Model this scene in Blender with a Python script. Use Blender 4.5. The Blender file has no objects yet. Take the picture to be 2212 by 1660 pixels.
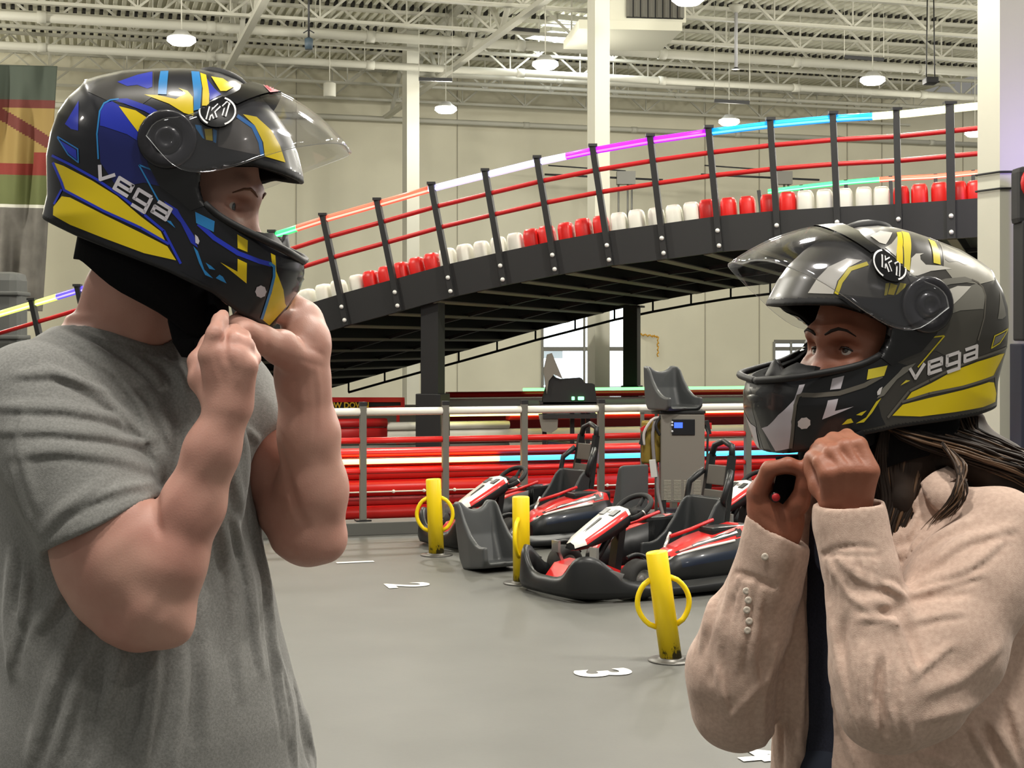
import bpy, bmesh, math, random
import numpy as np
from mathutils import Vector, Matrix, Euler, Quaternion
from mathutils.bvhtree import BVHTree
from mathutils.geometry import delaunay_2d_cdt
random.seed(7); np.random.seed(7)
C = bpy.context.scene.collection
PI = math.pi

# ------------------------------------------------------------------ camera, world, lights, exposure
FPX, CX, HY, CAMH = 3195.0, 1106.0, 743.0, 1.5          # focal length and horizon in pixels of the 2212x1660 frame
scn = bpy.context.scene
cam_d = bpy.data.cameras.new('camera'); cam = bpy.data.objects.new('camera', cam_d); C.objects.link(cam)
cam_d.sensor_width = 36.0; cam_d.lens = 36.0*FPX/2212.0
cam_d.shift_y = -(830.0-HY)/2212.0
cam_d.clip_start = 0.05; cam_d.clip_end = 300
cam.location = (0, 0, CAMH); cam.rotation_euler = (PI/2, 0, 0)
scn.camera = cam
scn.view_settings.view_transform = 'Standard'; scn.view_settings.look = 'None'
scn.view_settings.gamma = 1.0; scn.view_settings.exposure = 0.0
scn.view_settings.use_curve_mapping = False
scn.cycles.max_bounces = 8; scn.cycles.transparent_max_bounces = 12
scn.cycles.sample_clamp_indirect = 4.0
w = bpy.data.worlds.new('hall_fill'); scn.world = w; w.use_nodes = True
w.node_tree.nodes['Background'].inputs[0].default_value = (1.0, 0.97, 0.88, 1)
w.node_tree.nodes['Background'].inputs[1].default_value = 0.22  # even ambient fill, added to come in through the open sides

RA = math.radians(16.3)                                   # the hall is turned by this against the view
UX, UY = math.cos(RA), math.sin(RA)
def UV(u, v, z=0.0):                                      # hall axes -> world
    return Vector((u*UX - v*UY, u*UY + v*UX, z))
def P(px, py, Y):                                         # a point of the photograph at depth Y
    return Vector(((px-CX)/FPX*Y, Y, CAMH-(py-HY)/FPX*Y))
def PF(px, py, z=0.0):                                    # a point of the photograph on a level plane
    Y = FPX*(CAMH-z)/(py-HY)
    return Vector(((px-CX)/FPX*Y, Y, z))
def PL(px, py, a, b):                                     # a point of the photograph on the upright plane Y = a + b X
    k = (px-CX)/FPX; Y = a/(1-b*k)
    return Vector((k*Y, Y, CAMH-(py-HY)/FPX*Y))

def area_light(name, loc, rot, size, power, color=(1, .95, .86), shape='DISK', sizey=None, spread=PI):
    d = bpy.data.lights.new(name, 'AREA'); d.energy = power; d.color = color; d.shape = shape; d.size = size
    if sizey: d.size_y = sizey
    d.spread = spread
    o = bpy.data.objects.new(name, d); C.objects.link(o); o.location = loc; o.rotation_euler = rot
    return o
def point_light(name, loc, power, color=(1, .96, .86), radius=.2):
    d = bpy.data.lights.new(name, 'POINT'); d.energy = power; d.color = color; d.shadow_soft_size = radius
    o = bpy.data.objects.new(name, d); C.objects.link(o); o.location = loc
    return o
# the hall's rows of high-bay lamps, those above and beside the frame
for x, y in ((-6, 13), (3, 13), (11, 13), (-9, 19), (-2, 19), (5, 19), (12, 19), (-14, 27), (15, 27), (-17, 35), (19, 35)):
    point_light('high_bay_light', (x, y, 6.7), 860)
for x, y, p_ in ((-4.5, 5, 260), (1.2, 6.5, 420), (6, 6, 420), (-1.2, .6, 190), (1.6, .7, 200), (6, -2, 120), (-8, -1, 120)):
    area_light('high_bay_light', (x, y, 6.7), (0, 0, 0), 0.6, p_)

# ------------------------------------------------------------------ materials
def lin(c):
    def f(v):
        v /= 255.0
        return v/12.92 if v <= .04045 else ((v+.055)/1.055)**2.4
    return (f(c[0]), f(c[1]), f(c[2]), 1.0)
MATS = {}
def mat(name, rgb, rough=.55, metal=0.0, spec=.5, noise=0.0, nscale=30.0, bump=0.0, bscale=200.0, coat=0.0,
        emit=None, estr=0.0, alpha=1.0, trans=0.0, ior=1.45, sheen=0.0, sss=0.0, col2=None):
    if name in MATS: return MATS[name]
    m = bpy.data.materials.new(name); m.use_nodes = True
    nt = m.node_tree; b = nt.nodes['Principled BSDF']
    c = lin(rgb)
    b.inputs['Base Color'].default_value = c
    b.inputs['Roughness'].default_value = rough; b.inputs['Metallic'].default_value = metal
    b.inputs['Specular IOR Level'].default_value = spec; b.inputs['IOR'].default_value = ior
    b.inputs['Coat Weight'].default_value = coat; b.inputs['Coat Roughness'].default_value = .08
    b.inputs['Alpha'].default_value = alpha; b.inputs['Transmission Weight'].default_value = trans
    if sheen: b.inputs['Sheen Weight'].default_value = sheen
    if sss:
        b.inputs['Subsurface Weight'].default_value = sss
        b.inputs['Subsurface Radius'].default_value = (.6, .25, .15); b.inputs['Subsurface Scale'].default_value = .01
    if emit:
        b.inputs['Emission Color'].default_value = lin(emit); b.inputs['Emission Strength'].default_value = estr
    if noise or bump:
        tc = nt.nodes.new('ShaderNodeTexCoord')
    if noise:
        n = nt.nodes.new('ShaderNodeTexNoise'); n.inputs['Scale'].default_value = nscale; n.inputs['Detail'].default_value = 5
        nt.links.new(tc.outputs['Object'], n.inputs['Vector'])
        mx = nt.nodes.new('ShaderNodeMix'); mx.data_type = 'RGBA'
        c2 = lin(col2) if col2 else tuple(v*(1-noise) for v in c[:3])+(1,)
        c1 = c if col2 else tuple(min(1, v*(1+noise*.6)) for v in c[:3])+(1,)
        mx.inputs[6].default_value = c1; mx.inputs[7].default_value = c2
        rp = nt.nodes.new('ShaderNodeMapRange'); rp.inputs[1].default_value = .35; rp.inputs[2].default_value = .65
        nt.links.new(n.outputs['Fac'], rp.inputs[0]); nt.links.new(rp.outputs[0], mx.inputs[0])
        nt.links.new(mx.outputs[2], b.inputs['Base Color'])
    if bump:
        n2 = nt.nodes.new('ShaderNodeTexNoise'); n2.inputs['Scale'].default_value = bscale; n2.inputs['Detail'].default_value = 3
        nt.links.new(tc.outputs['Object'], n2.inputs['Vector'])
        bp = nt.nodes.new('ShaderNodeBump'); bp.inputs['Strength'].default_value = bump; bp.inputs['Distance'].default_value = .002
        nt.links.new(n2.outputs['Fac'], bp.inputs['Height']); nt.links.new(bp.outputs[0], b.inputs['Normal'])
    MATS[name] = m
    return m

# ------------------------------------------------------------------ mesh building
class MB:
    """collects polygons with material slots and links them as one mesh object"""
    def __init__(s): s.v = []; s.f = []; s.m = []; s.sm = []; s.mi = 0; s.smooth = False
    def add(s, vs, fs, smooth=None):
        o = len(s.v); s.v.extend([tuple(v) for v in vs])
        for f in fs:
            s.f.append(tuple(i+o for i in f)); s.m.append(s.mi); s.sm.append(s.smooth if smooth is None else smooth)
        return s
    def box(s, c, size, R=None, bevel=0.0):
        hx, hy, hz = size[0]/2, size[1]/2, size[2]/2
        if bevel:
            bm = bmesh.new(); bmesh.ops.create_cube(bm, size=1)
            for v in bm.verts: v.co = Vector((v.co.x*size[0], v.co.y*size[1], v.co.z*size[2]))
            bmesh.ops.bevel(bm, geom=bm.edges[:], offset=bevel, segments=2, affect='EDGES', profile=.6)
            vs = [v.co.copy() for v in bm.verts]; bm.verts.index_update()
            fs = [[v.index for v in f.verts] for f in bm.faces]; bm.free()
        else:
            vs = [Vector((x, y, z)) for x in (-hx, hx) for y in (-hy, hy) for z in (-hz, hz)]
            fs = [(0, 1, 3, 2), (4, 6, 7, 5), (0, 4, 5, 1), (2, 3, 7, 6), (0, 2, 6, 4), (1, 5, 7, 3)]
        if R is not None: vs = [R @ v for v in vs]
        c = Vector(c)
        return s.add([v+c for v in vs], fs)
    def bar(s, a, b, w, h, up=(0, 0, 1), bevel=0.0):
        a = Vector(a); b = Vector(b); d = b-a; L = d.length
        if L < 1e-6: return s
        d.normalize(); up = Vector(up)
        if abs(d.dot(up)) > .99: up = Vector((0, 1, 0))
        sx = d.cross(up).normalized(); uz = sx.cross(d).normalized()
        R = Matrix((sx, d, uz)).transposed()
        return s.box((a+b)/2, (w, L, h), R, bevel)
    def tube(s, pts, r, n=8, cap=True, closed=False):
        pts = [Vector(p) for p in pts]; k = len(pts)
        rs = r if isinstance(r, (list, tuple)) else [r]*k
        vs = []; prev = None
        for i, p in enumerate(pts):
            if closed: t = (pts[(i+1) % k]-pts[i-1])
            else: t = (pts[min(i+1, k-1)]-pts[max(i-1, 0)])
            t.normalize()
            if prev is None:
                a = Vector((0, 0, 1)) if abs(t.z) < .9 else Vector((1, 0, 0))
                nx = t.cross(a).normalized()
            else:
                nx = (prev-t*prev.dot(t)).normalized()
            prev = nx; ny = t.cross(nx)
            for j in range(n):
                an = 2*PI*j/n
                vs.append(p+(nx*math.cos(an)+ny*math.sin(an))*rs[i])
        fs = []
        for i in range(k if closed else k-1):
            i2 = (i+1) % k
            for j in range(n):
                fs.append((i*n+j, i*n+(j+1) % n, i2*n+(j+1) % n, i2*n+j))
        s.add(vs, fs, True)
        if cap and not closed:
            s.add(vs[:n], [tuple(range(n))[::-1]], False); s.add(vs[-n:], [tuple(range(n))], False)
        return s
    def lathe(s, prof, n=20, M=None, caps=True):
        vs = []; k = len(prof)
        for r, z in prof:
            for j in range(n):
                an = 2*PI*j/n; vs.append(Vector((r*math.cos(an), r*math.sin(an), z)))
        fs = [(i*n+j, i*n+(j+1) % n, (i+1)*n+(j+1) % n, (i+1)*n+j) for i in range(k-1) for j in range(n)]
        if M is not None: vs = [M @ v for v in vs]
        s.add(vs, fs, True)
        if caps:
            s.add(vs[:n], [tuple(range(n))[::-1]], False); s.add(vs[-n:], [tuple(range(n))], False)
        return s
    def prism(s, poly, y0, y1, M=None, smooth=False):
        """a polygon in x,z pushed from y0 to y1"""
        n = len(poly)
        vs = [Vector((x, y0, z)) for x, z in poly]+[Vector((x, y1, z)) for x, z in poly]
        if M is not None: vs = [M @ v for v in vs]
        fs = [(i, (i+1) % n, n+(i+1) % n, n+i) for i in range(n)]
        s.add(vs, fs, smooth)
        s.add(vs, [tuple(range(n))[::-1], tuple(range(n, 2*n))], False)
        return s
    def loft(s, rings, caps=True, closed=True):
        n = len(rings[0]); vs = [p for r in rings for p in r]; fs = []
        for i in range(len(rings)-1):
            for j in range(n if closed else n-1):
                fs.append((i*n+j, i*n+(j+1) % n, (i+1)*n+(j+1) % n, (i+1)*n+j))
        s.add(vs, fs)
        if caps and closed: s.add(rings[0], [tuple(range(n))[::-1]], False); s.add(rings[-1], [tuple(range(n))], False)
        return s
    def ball(s, c, r, n=14, M=None):
        vs = []; fs = []; k = n//2
        if not isinstance(r, (tuple, list)): r = (r, r, r)
        for i in range(k+1):
            th = PI*i/k
            for j in range(n):
                ph = 2*PI*j/n
                p = Vector((r[0]*math.sin(th)*math.cos(ph), r[1]*math.sin(th)*math.sin(ph), r[2]*math.cos(th)))
                if M is not None: p = M @ p
                vs.append(p+Vector(c))
        for i in range(k):
            for j in range(n): fs.append((i*n+j, (i+1)*n+j, (i+1)*n+(j+1) % n, i*n+(j+1) % n))
        return s.add(vs, fs, True)
    def build(s, name, mats, parent=None, origin=None, fix=True):
        me = bpy.data.meshes.new(name)
        o3 = Vector(origin) if origin is not None else Vector((0, 0, 0))
        me.from_pydata([(v[0]-o3.x, v[1]-o3.y, v[2]-o3.z) for v in s.v], [], s.f)
        for m in (mats if isinstance(mats, (list, tuple)) else [mats]): me.materials.append(m)
        me.polygons.foreach_set('material_index', s.m); me.polygons.foreach_set('use_smooth', s.sm)
        if fix:
            bm = bmesh.new(); bm.from_mesh(me)
            bmesh.ops.remove_doubles(bm, verts=bm.verts, dist=1e-5)
            bmesh.ops.recalc_face_normals(bm, faces=bm.faces); bm.to_mesh(me); bm.free()
        me.update()
        o = bpy.data.objects.new(name, me); C.objects.link(o); o.location = o3
        if parent is not None: o.parent = parent
        return o
def tag(o, label, cat, group=None, kind=None):
    o['label'] = label; o['category'] = cat
    if group: o['group'] = group
    if kind: o['kind'] = kind
    return o
def struct(o, kind='structure'): o['kind'] = kind; return o
def empty(name, loc=(0, 0, 0), rz=0.0):
    o = bpy.data.objects.new(name, None); C.objects.link(o); o.location = loc; o.rotation_euler = (0, 0, rz)
    o.empty_display_size = .1
    return o
def copy_tree(o, parent=None):
    c = o.copy(); C.objects.link(c); c.parent = parent
    for ch in list(o.children): copy_tree(ch, c)
    return c
def text_mesh(txt, size=1.0, bold=0.0, extrude=0.0):
    """letters as (verts, faces) lying in x,y"""
    cu = bpy.data.curves.new('t', 'FONT'); cu.body = txt; cu.size = size; cu.offset = bold; cu.extrude = extrude
    cu.align_x = 'CENTER'; cu.align_y = 'CENTER'
    ob = bpy.data.objects.new('t', cu); C.objects.link(ob)
    dg = bpy.context.evaluated_depsgraph_get(); me = bpy.data.meshes.new_from_object(ob.evaluated_get(dg))
    vs = [v.co.copy() for v in me.vertices]; fs = [tuple(p.vertices) for p in me.polygons]
    bpy.data.objects.remove(ob); bpy.data.curves.remove(cu); bpy.data.meshes.remove(me)
    return vs, fs
def resamp2(E, n):
    L = [0]
    for i in range(1, len(E)): L.append(L[-1]+(E[i]-E[i-1]).length)
    out = []
    for k in range(n):
        t = L[-1]*k/(n-1); i = max(j for j in range(len(L)) if L[j] <= t+1e-9); i = min(i, len(E)-2); f = (t-L[i])/max(1e-9, L[i+1]-L[i])
        p0, p1, p2, p3 = E[max(i-1, 0)], E[i], E[i+1], E[min(i+2, len(E)-1)]
        out.append(.5*((2*p1)+(p2-p0)*f+(2*p0-5*p1+4*p2-p3)*f*f+(3*p1-p0-3*p2+p3)*f**3))
    return out
# ------------------------------------------------------------------ distance-field sculpting (bodies, clothes, helmets)
class SDF:
    def __init__(s, lo, hi, h):
        s.h = h; s.lo = np.array(lo, np.float32)
        n = [int(math.ceil((hi[i]-lo[i])/h))+1 for i in range(3)]
        s.ax = [(s.lo[i]+h*np.arange(n[i])).astype(np.float32) for i in range(3)]
        s.F = np.full(n, .5, np.float32); s.n = n
    def blk(s, lo, hi):
        sl = []
        for i in range(3):
            a = int(math.floor((lo[i]-s.lo[i])/s.h)); b = int(math.ceil((hi[i]-s.lo[i])/s.h))+1
            a = max(0, min(s.n[i], a)); b = max(0, min(s.n[i], b)); sl.append(slice(a, b))
        if any(q.stop <= q.start for q in sl): return None
        return tuple(sl), s.ax[0][sl[0]][:, None, None], s.ax[1][sl[1]][None, :, None], s.ax[2][sl[2]][None, None, :]
    def op(s, f, lo, hi, k=0.0, mode='u'):
        pad = k+3*s.h
        q = s.blk([v-pad for v in lo], [v+pad for v in hi])
        if q is None: return s
        sl, X, Y, Z = q; d = f(X, Y, Z).astype(np.float32); A = s.F[sl]
        if mode == 'u':
            r = np.minimum(A, d)
            if k > 0: hh = np.maximum(k-np.abs(A-d), 0)/k; r = r-hh*hh*(k*.25)
        elif mode == 's':
            d = -d; r = np.maximum(A, d)
            if k > 0: hh = np.maximum(k-np.abs(A-d), 0)/k; r = r+hh*hh*(k*.25)
        s.F[sl] = r
        return s
    def cap(s, a, b, ra, rb=None, k=.01, mode='u', sq=None):
        a = np.array(a, np.float32); b = np.array(b, np.float32); rb = ra if rb is None else rb
        R = max(ra, rb); lo = np.minimum(a, b)-R; hi = np.maximum(a, b)+R; ab_ = b-a; L2 = max(float(ab_@ab_), 1e-9)
        def f(X, Y, Z):
            px, py, pz = X-a[0], Y-a[1], Z-a[2]
            t = np.clip((px*ab_[0]+py*ab_[1]+pz*ab_[2])/L2, 0, 1)
            qx, qy, qz = px-t*ab_[0], py-t*ab_[1], pz-t*ab_[2]
            if sq is not None:                            # flattened across direction sq=(n, factor)
                n = sq[0]; e = (qx*n[0]+qy*n[1]+qz*n[2])*(1/sq[1]-1)
                qx, qy, qz = qx+e*n[0], qy+e*n[1], qz+e*n[2]
            return np.sqrt(qx*qx+qy*qy+qz*qz)-(ra+(rb-ra)*t)
        return s.op(f, lo, hi, k, mode)
    def chain(s, pts, rs, k=.01, mode='u', sq=None):
        for i in range(len(pts)-1): s.cap(pts[i], pts[i+1], rs[i], rs[i+1], k, mode, sq)
        return s
    def ell(s, c, r, R=None, k=.01, mode='u'):
        c = np.array(c, np.float32); R = np.array(R, np.float32) if R is not None else np.eye(3, dtype=np.float32)
        m = max(r); r = [float(v) for v in r]
        def f(X, Y, Z):
            px, py, pz = X-c[0], Y-c[1], Z-c[2]
            u = [(R[0][i]*px+R[1][i]*py+R[2][i]*pz) for i in range(3)]
            k0 = np.sqrt((u[0]/r[0])**2+(u[1]/r[1])**2+(u[2]/r[2])**2)
            k1 = np.sqrt((u[0]/r[0]**2)**2+(u[1]/r[1]**2)**2+(u[2]/r[2]**2)**2)+1e-9
            return k0*(k0-1)/k1
        return s.op(f, c-m, c+m, k, mode)
    def loft(s, zs, cx, cy, ra, rb, rot, k=.02, mode='u', e=2.3, grow=0.0):
        """stacked ovals: at height z centre (cx,cy), half-widths ra along rot and rb across"""
        zs = np.array(zs, np.float32); co, si = math.cos(rot), math.sin(rot); R = max(max(ra), max(rb))+abs(grow)
        lo = (min(cx)-R, min(cy)-R, zs.min()); hi = (max(cx)+R, max(cy)+R, zs.max())
        def f(X, Y, Z):
            z = Z.ravel(); ix = np.interp(z, zs, cx)[None, None, :]; iy = np.interp(z, zs, cy)[None, None, :]
            a = np.interp(z, zs, ra)[None, None, :]+grow; b = np.interp(z, zs, rb)[None, None, :]+grow
            px, py = X-ix, Y-iy; u = np.abs(px*co+py*si)/a; v = np.abs(-px*si+py*co)/b
            d = ((u**e+v**e)**(1/e)-1)*np.minimum(a, b)*(.5+.5*np.minimum(1, np.maximum(a, b)/np.minimum(a, b)-.0))
            dz = np.maximum(zs.min()-Z, Z-zs.max())
            return np.maximum(d, dz+0*d)
        return s.op(f, lo, hi, k, mode)
    def cut(s, p, n, k=.004, lo=None, hi=None):
        """removes what lies beyond the plane at p along n, inside a box"""
        p = np.array(p, np.float32); n = np.array(Vector(n).normalized(), np.float32)
        lo = lo if lo is not None else [a[0] for a in s.ax]; hi = hi if hi is not None else [a[-1] for a in s.ax]
        return s.op(lambda X, Y, Z: -((X-p[0])*n[0]+(Y-p[1])*n[1]+(Z-p[2])*n[2]), lo, hi, k, 's')
    def blur(s, n=1):
        for _ in range(n):
            for a in range(3):
                F = s.F; G = F.copy()
                i = [slice(None)]*3; j = [slice(None)]*3; m = [slice(None)]*3
                i[a] = slice(0, -2); m[a] = slice(1, -1); j[a] = slice(2, None)
                G[tuple(m)] = .25*F[tuple(i)]+.5*F[tuple(m)]+.25*F[tuple(j)]; s.F = G
        return s
    def sample(s, p):
        q = (p-s.lo)/s.h; n = np.array(s.n)-1
        ok = np.all((q >= 0) & (q < n), axis=1); qi = np.clip(np.floor(q).astype(int), 0, n-1); f = np.clip(q-qi, 0, 1)
        r = 0
        for dx in (0, 1):
            for dy in (0, 1):
                for dz in (0, 1):
                    w = (f[:, 0] if dx else 1-f[:, 0])*(f[:, 1] if dy else 1-f[:, 1])*(f[:, 2] if dz else 1-f[:, 2])
                    r = r+w*s.F[qi[:, 0]+dx, qi[:, 1]+dy, qi[:, 2]+dz]
        return np.where(ok, r, .5)
    def march(s, px, y0=1.2, y1=3.0, step=.002):
        """where the sight lines through pixels meet the surface (nan where they miss)"""
        px = np.array(px, float); d = np.stack([(px[:, 0]-CX)/FPX, np.ones(len(px)), -(px[:, 1]-HY)/FPX], 1)
        o = np.array([0, 0, CAMH]); t = np.full(len(px), y0); hit = np.zeros(len(px), bool)
        y0 = max(y0, float(s.ax[1][0])); t[:] = y0
        for _ in range(int((min(y1, float(s.ax[1][-1]))-y0)/step)):
            v = s.sample(o+d*t[:, None]); new = (v < 0) & ~hit; hit |= new
            t = np.where(hit, t, t+step)
            if hit.all(): break
        r = o+d*t[:, None]; r[~hit] = np.nan
        return r
    def ridge(s, pts, amp, wid, taper=True, wid_end=None):
        """raises (amp>0) or presses in (amp<0) a soft line along points in space"""
        pts = [np.array(p, np.float32) for p in pts if not np.isnan(p).any()]
        if len(pts) < 2: return s
        n = len(pts); D = {}
        lo = np.min(pts, 0)-3*wid; hi = np.max(pts, 0)+3*wid
        q = s.blk(lo, hi)
        if q is None: return s
        sl, X, Y, Z = q; best = None
        for i in range(n-1):
            a, b = pts[i], pts[i+1]; e = b-a; L2 = max(float(e@e), 1e-10)
            px, py, pz = X-a[0], Y-a[1], Z-a[2]
            t = np.clip((px*e[0]+py*e[1]+pz*e[2])/L2, 0, 1)
            d2 = (px-t*e[0])**2+(py-t*e[1])**2+(pz-t*e[2])**2; g = (i+t)/(n-1)
            if best is None: best, gg = d2, g
            else: m = d2 < best; best = np.where(m, d2, best); gg = np.where(m, g, gg)
        w = np.exp(-best/(wid*wid))
        if taper: w = w*np.clip(np.sin(PI*np.clip(gg*.94+.03, 0, 1)), 0, 1)**.6
        s.F[sl] = s.F[sl]-amp*w
        return s
    def fold(s, px, amp, wid, taper=True):
        """a fold drawn over the photograph, laid on the surface where it is"""
        px = np.array(px, float); m = []
        for i in range(len(px)-1):
            k = max(2, int(np.hypot(*(px[i+1]-px[i]))/14))
            for j in range(k): m.append(px[i]+(px[i+1]-px[i])*j/k)
        m.append(px[-1]); m = np.array(m)
        if len(px) > 2:                                   # ease the corners
            for _ in range(2): m[1:-1] = .25*m[:-2]+.5*m[1:-1]+.25*m[2:]
        r = s.march(m)
        ok = ~np.isnan(r).any(1)
        r = r[ok]
        if len(r) > 3:                                    # keep the run of points that stay on one surface
            dd = np.abs(np.diff(r[:, 1])); cutp = np.where(dd > .05)[0]
            if len(cutp):
                runs = np.split(r, cutp+1); r = max(runs, key=len)
        return s.ridge(list(r), amp, wid, taper)
    def pleat(s, px, amp, wid):
        """a fold with the crease that runs under it"""
        s.fold(px, amp, wid); p = np.array(px, float); d = p[-1]-p[0]; n = np.array((-d[1], d[0]))/max(1, np.hypot(*d)); n = n if n[1] > 0 or abs(n[1]) < .3 and n[0] > 0 else -n
        return s.fold(p+n*wid*1500, -amp*.55, wid*.62)
    def slit(s, px, r, k=.006):
        """cuts a deep crease along points of the picture"""
        px = np.array(px, float); q = s.march(px); q = [a+np.array((0, r*.15, 0)) for a in q if not np.isnan(a).any()]
        n = len(q)
        if n > 1: s.chain(q, [r*(.35+.65*math.sin(PI*(i+.5)/n)) for i in range(n)], k, 's')
        return s
    def patch(s, poly, lift, step=7):
        """a piece of cloth laid over the surface"""
        p2, f2 = fill2d(poly, step); q = s.march(p2, step=.001); e = s.h; out = []
        for a in q:
            if np.isnan(a).any(): out.append(None); continue
            gr = np.array([float(s.sample((a+d)[None])[0]-s.sample((a-d)[None])[0]) for d in np.eye(3)*e*1.5]); gr /= np.linalg.norm(gr)+1e-9
            out.append(Vector((a+gr*lift).tolist()))
        ok = [f for f in f2 if all(out[i] is not None for i in f)]
        ok = [f for f in ok if max((out[f[0]]-out[f[1]]).length, (out[f[1]]-out[f[2]]).length) < .03]
        return [v if v is not None else Vector() for v in out], ok
    def noise(s, amp, freq, seed=0, lo=None, hi=None):
        rs = np.random.RandomState(seed); q = s.blk(lo if lo is not None else [a[0] for a in s.ax], hi if hi is not None else [a[-1] for a in s.ax])
        sl, X, Y, Z = q; g = 0
        for o in range(5):
            k = rs.randn(3)*freq; ph = rs.rand()*6.28
            g = g+np.sin(X*k[0]+Y*k[1]+Z*k[2]+ph+1.3*np.sin(Z*k[0]*.7+X*k[1]*.6+ph*2))
        s.F[sl] = s.F[sl]+(amp/3)*g.astype(np.float32)
        return s
    def surface(s):
        F = s.F; S = F < 0; nx, ny, nz = s.n
        cnt = np.zeros((nx-1, ny-1, nz-1), np.uint8); cor = [(i, j, k) for i in (0, 1) for j in (0, 1) for k in (0, 1)]
        for i, j, k in cor: cnt += S[i:nx-1+i, j:ny-1+j, k:nz-1+k]
        act = np.argwhere((cnt > 0) & (cnt < 8)); del cnt
        idx = np.full((nx-1, ny-1, nz-1), -1, np.int32); idx[act[:, 0], act[:, 1], act[:, 2]] = np.arange(len(act))
        val = {c: F[act[:, 0]+c[0], act[:, 1]+c[1], act[:, 2]+c[2]] for c in cor}
        acc = np.zeros((len(act), 3), np.float32); num = np.zeros(len(act), np.float32)
        for a in cor:
            for ax in range(3):
                if a[ax]: continue
                b = list(a); b[ax] = 1; b = tuple(b); va, vb = val[a], val[b]; m = (va < 0) != (vb < 0)
                t = np.where(m, va/np.where(m, va-vb, 1), 0)
                p = np.tile(np.array(a, np.float32), (len(act), 1)); p[:, ax] += t
                acc += p*m[:, None]; num += m
        v = (act+acc/num[:, None])*s.h+s.lo
        quads = []
        for ax in range(3):
            a = [slice(None)]*3; b = [slice(None)]*3; a[ax] = slice(0, -1); b[ax] = slice(1, None)
            e = np.argwhere(S[tuple(a)] != S[tuple(b)]); o1, o2 = [(1, 2), (2, 0), (0, 1)][ax]
            ok = (e[:, o1] > 0) & (e[:, o2] > 0) & (e[:, o1] < s.n[o1]-1) & (e[:, o2] < s.n[o2]-1); e = e[ok]
            q = []
            for d1, d2 in ((-1, -1), (0, -1), (0, 0), (-1, 0)):
                c = e.copy(); c[:, o1] += d1; c[:, o2] += d2; q.append(idx[c[:, 0], c[:, 1], c[:, 2]])
            q = np.stack(q, 1); flip = ~S[e[:, 0], e[:, 1], e[:, 2]]; q[flip] = q[flip][:, ::-1]; quads.append(q)
        return v.astype(np.float32), np.concatenate(quads)
def np_mesh(name, v, q, mats, parent=None, mi=None, origin=None, smooth=True):
    me = bpy.data.meshes.new(name); o3 = np.array(origin if origin is not None else (0, 0, 0), np.float32)
    k = q.shape[1]
    me.vertices.add(len(v)); me.vertices.foreach_set('co', (v-o3).astype(np.float32).ravel())
    me.loops.add(q.size); me.loops.foreach_set('vertex_index', q.astype(np.int32).ravel())
    me.polygons.add(len(q)); me.polygons.foreach_set('loop_start', np.arange(0, q.size, k, dtype=np.int32))
    for m in (mats if isinstance(mats, (list, tuple)) else [mats]): me.materials.append(m)
    if mi is not None: me.polygons.foreach_set('material_index', mi.astype(np.int32))
    me.polygons.foreach_set('use_smooth', np.full(len(q), smooth))
    me.update(calc_edges=True); me.validate()
    o = bpy.data.objects.new(name, me); C.objects.link(o); o.location = [float(a) for a in o3]
    if parent is not None: o.parent = parent
    return o
def relax(v, q, n=2, f=.5):
    """evens the points of a quad mesh out"""
    e = np.concatenate([q[:, [0, 1]], q[:, [1, 2]], q[:, [2, 3]], q[:, [3, 0]]])
    for _ in range(n):
        acc = np.zeros_like(v); cn = np.zeros(len(v), np.float32)
        np.add.at(acc, e[:, 0], v[e[:, 1]]); np.add.at(cn, e[:, 0], 1)
        np.add.at(acc, e[:, 1], v[e[:, 0]]); np.add.at(cn, e[:, 1], 1)
        v = v+f*(acc/np.maximum(cn, 1)[:, None]-v)
    return v.astype(np.float32)
def poly_dist(px, pz, poly):
    """signed distance in a plane to a closed polygon, negative inside"""
    d = None; inside = np.zeros(np.broadcast(px, pz).shape, bool); n = len(poly)
    for i in range(n):
        ax, az = poly[i]; bx, bz = poly[(i+1) % n]; ex, ez = bx-ax, bz-az
        wx, wz = px-ax, pz-az; t = np.clip((wx*ex+wz*ez)/(ex*ex+ez*ez+1e-12), 0, 1)
        q = (wx-t*ex)**2+(wz-t*ez)**2; d = q if d is None else np.minimum(d, q)
        c = ((az <= pz) & (bz > pz)) | ((bz <= pz) & (az > pz))
        inside ^= c & (px < ax+(pz-az)/(ez if abs(ez) > 1e-9 else 1e-9)*ex)
    return np.sqrt(d)*np.where(inside, -1, 1)
def fill2d(poly, step):
    """fills a polygon of the picture with small triangles"""
    pts = []; n = len(poly)
    for i in range(n):
        a = np.array(poly[i], float); b = np.array(poly[(i+1) % n], float); k = max(1, int(np.hypot(*(b-a))/step))
        for j in range(k): pts.append(tuple(a+(b-a)*j/k))
    nb = len(pts); P_ = np.array(pts); lo, hi = P_.min(0), P_.max(0)
    gx, gy = np.meshgrid(np.arange(lo[0]+step*.5, hi[0], step), np.arange(lo[1]+step*.5, hi[1], step))
    g = np.stack([gx.ravel(), gy.ravel()], 1)
    if len(g):
        d = poly_dist(g[:, 0], g[:, 1], pts); g = g[d < -step*.45]
    allp = [Vector(p) for p in pts]+[Vector((float(p[0]), float(p[1]))) for p in g]
    r = delaunay_2d_cdt(allp, [(i, (i+1) % nb) for i in range(nb)], [list(range(nb))], 1, 1e-5)
    return [tuple(v) for v in r[0]], [tuple(f) for f in r[2]]
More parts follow.
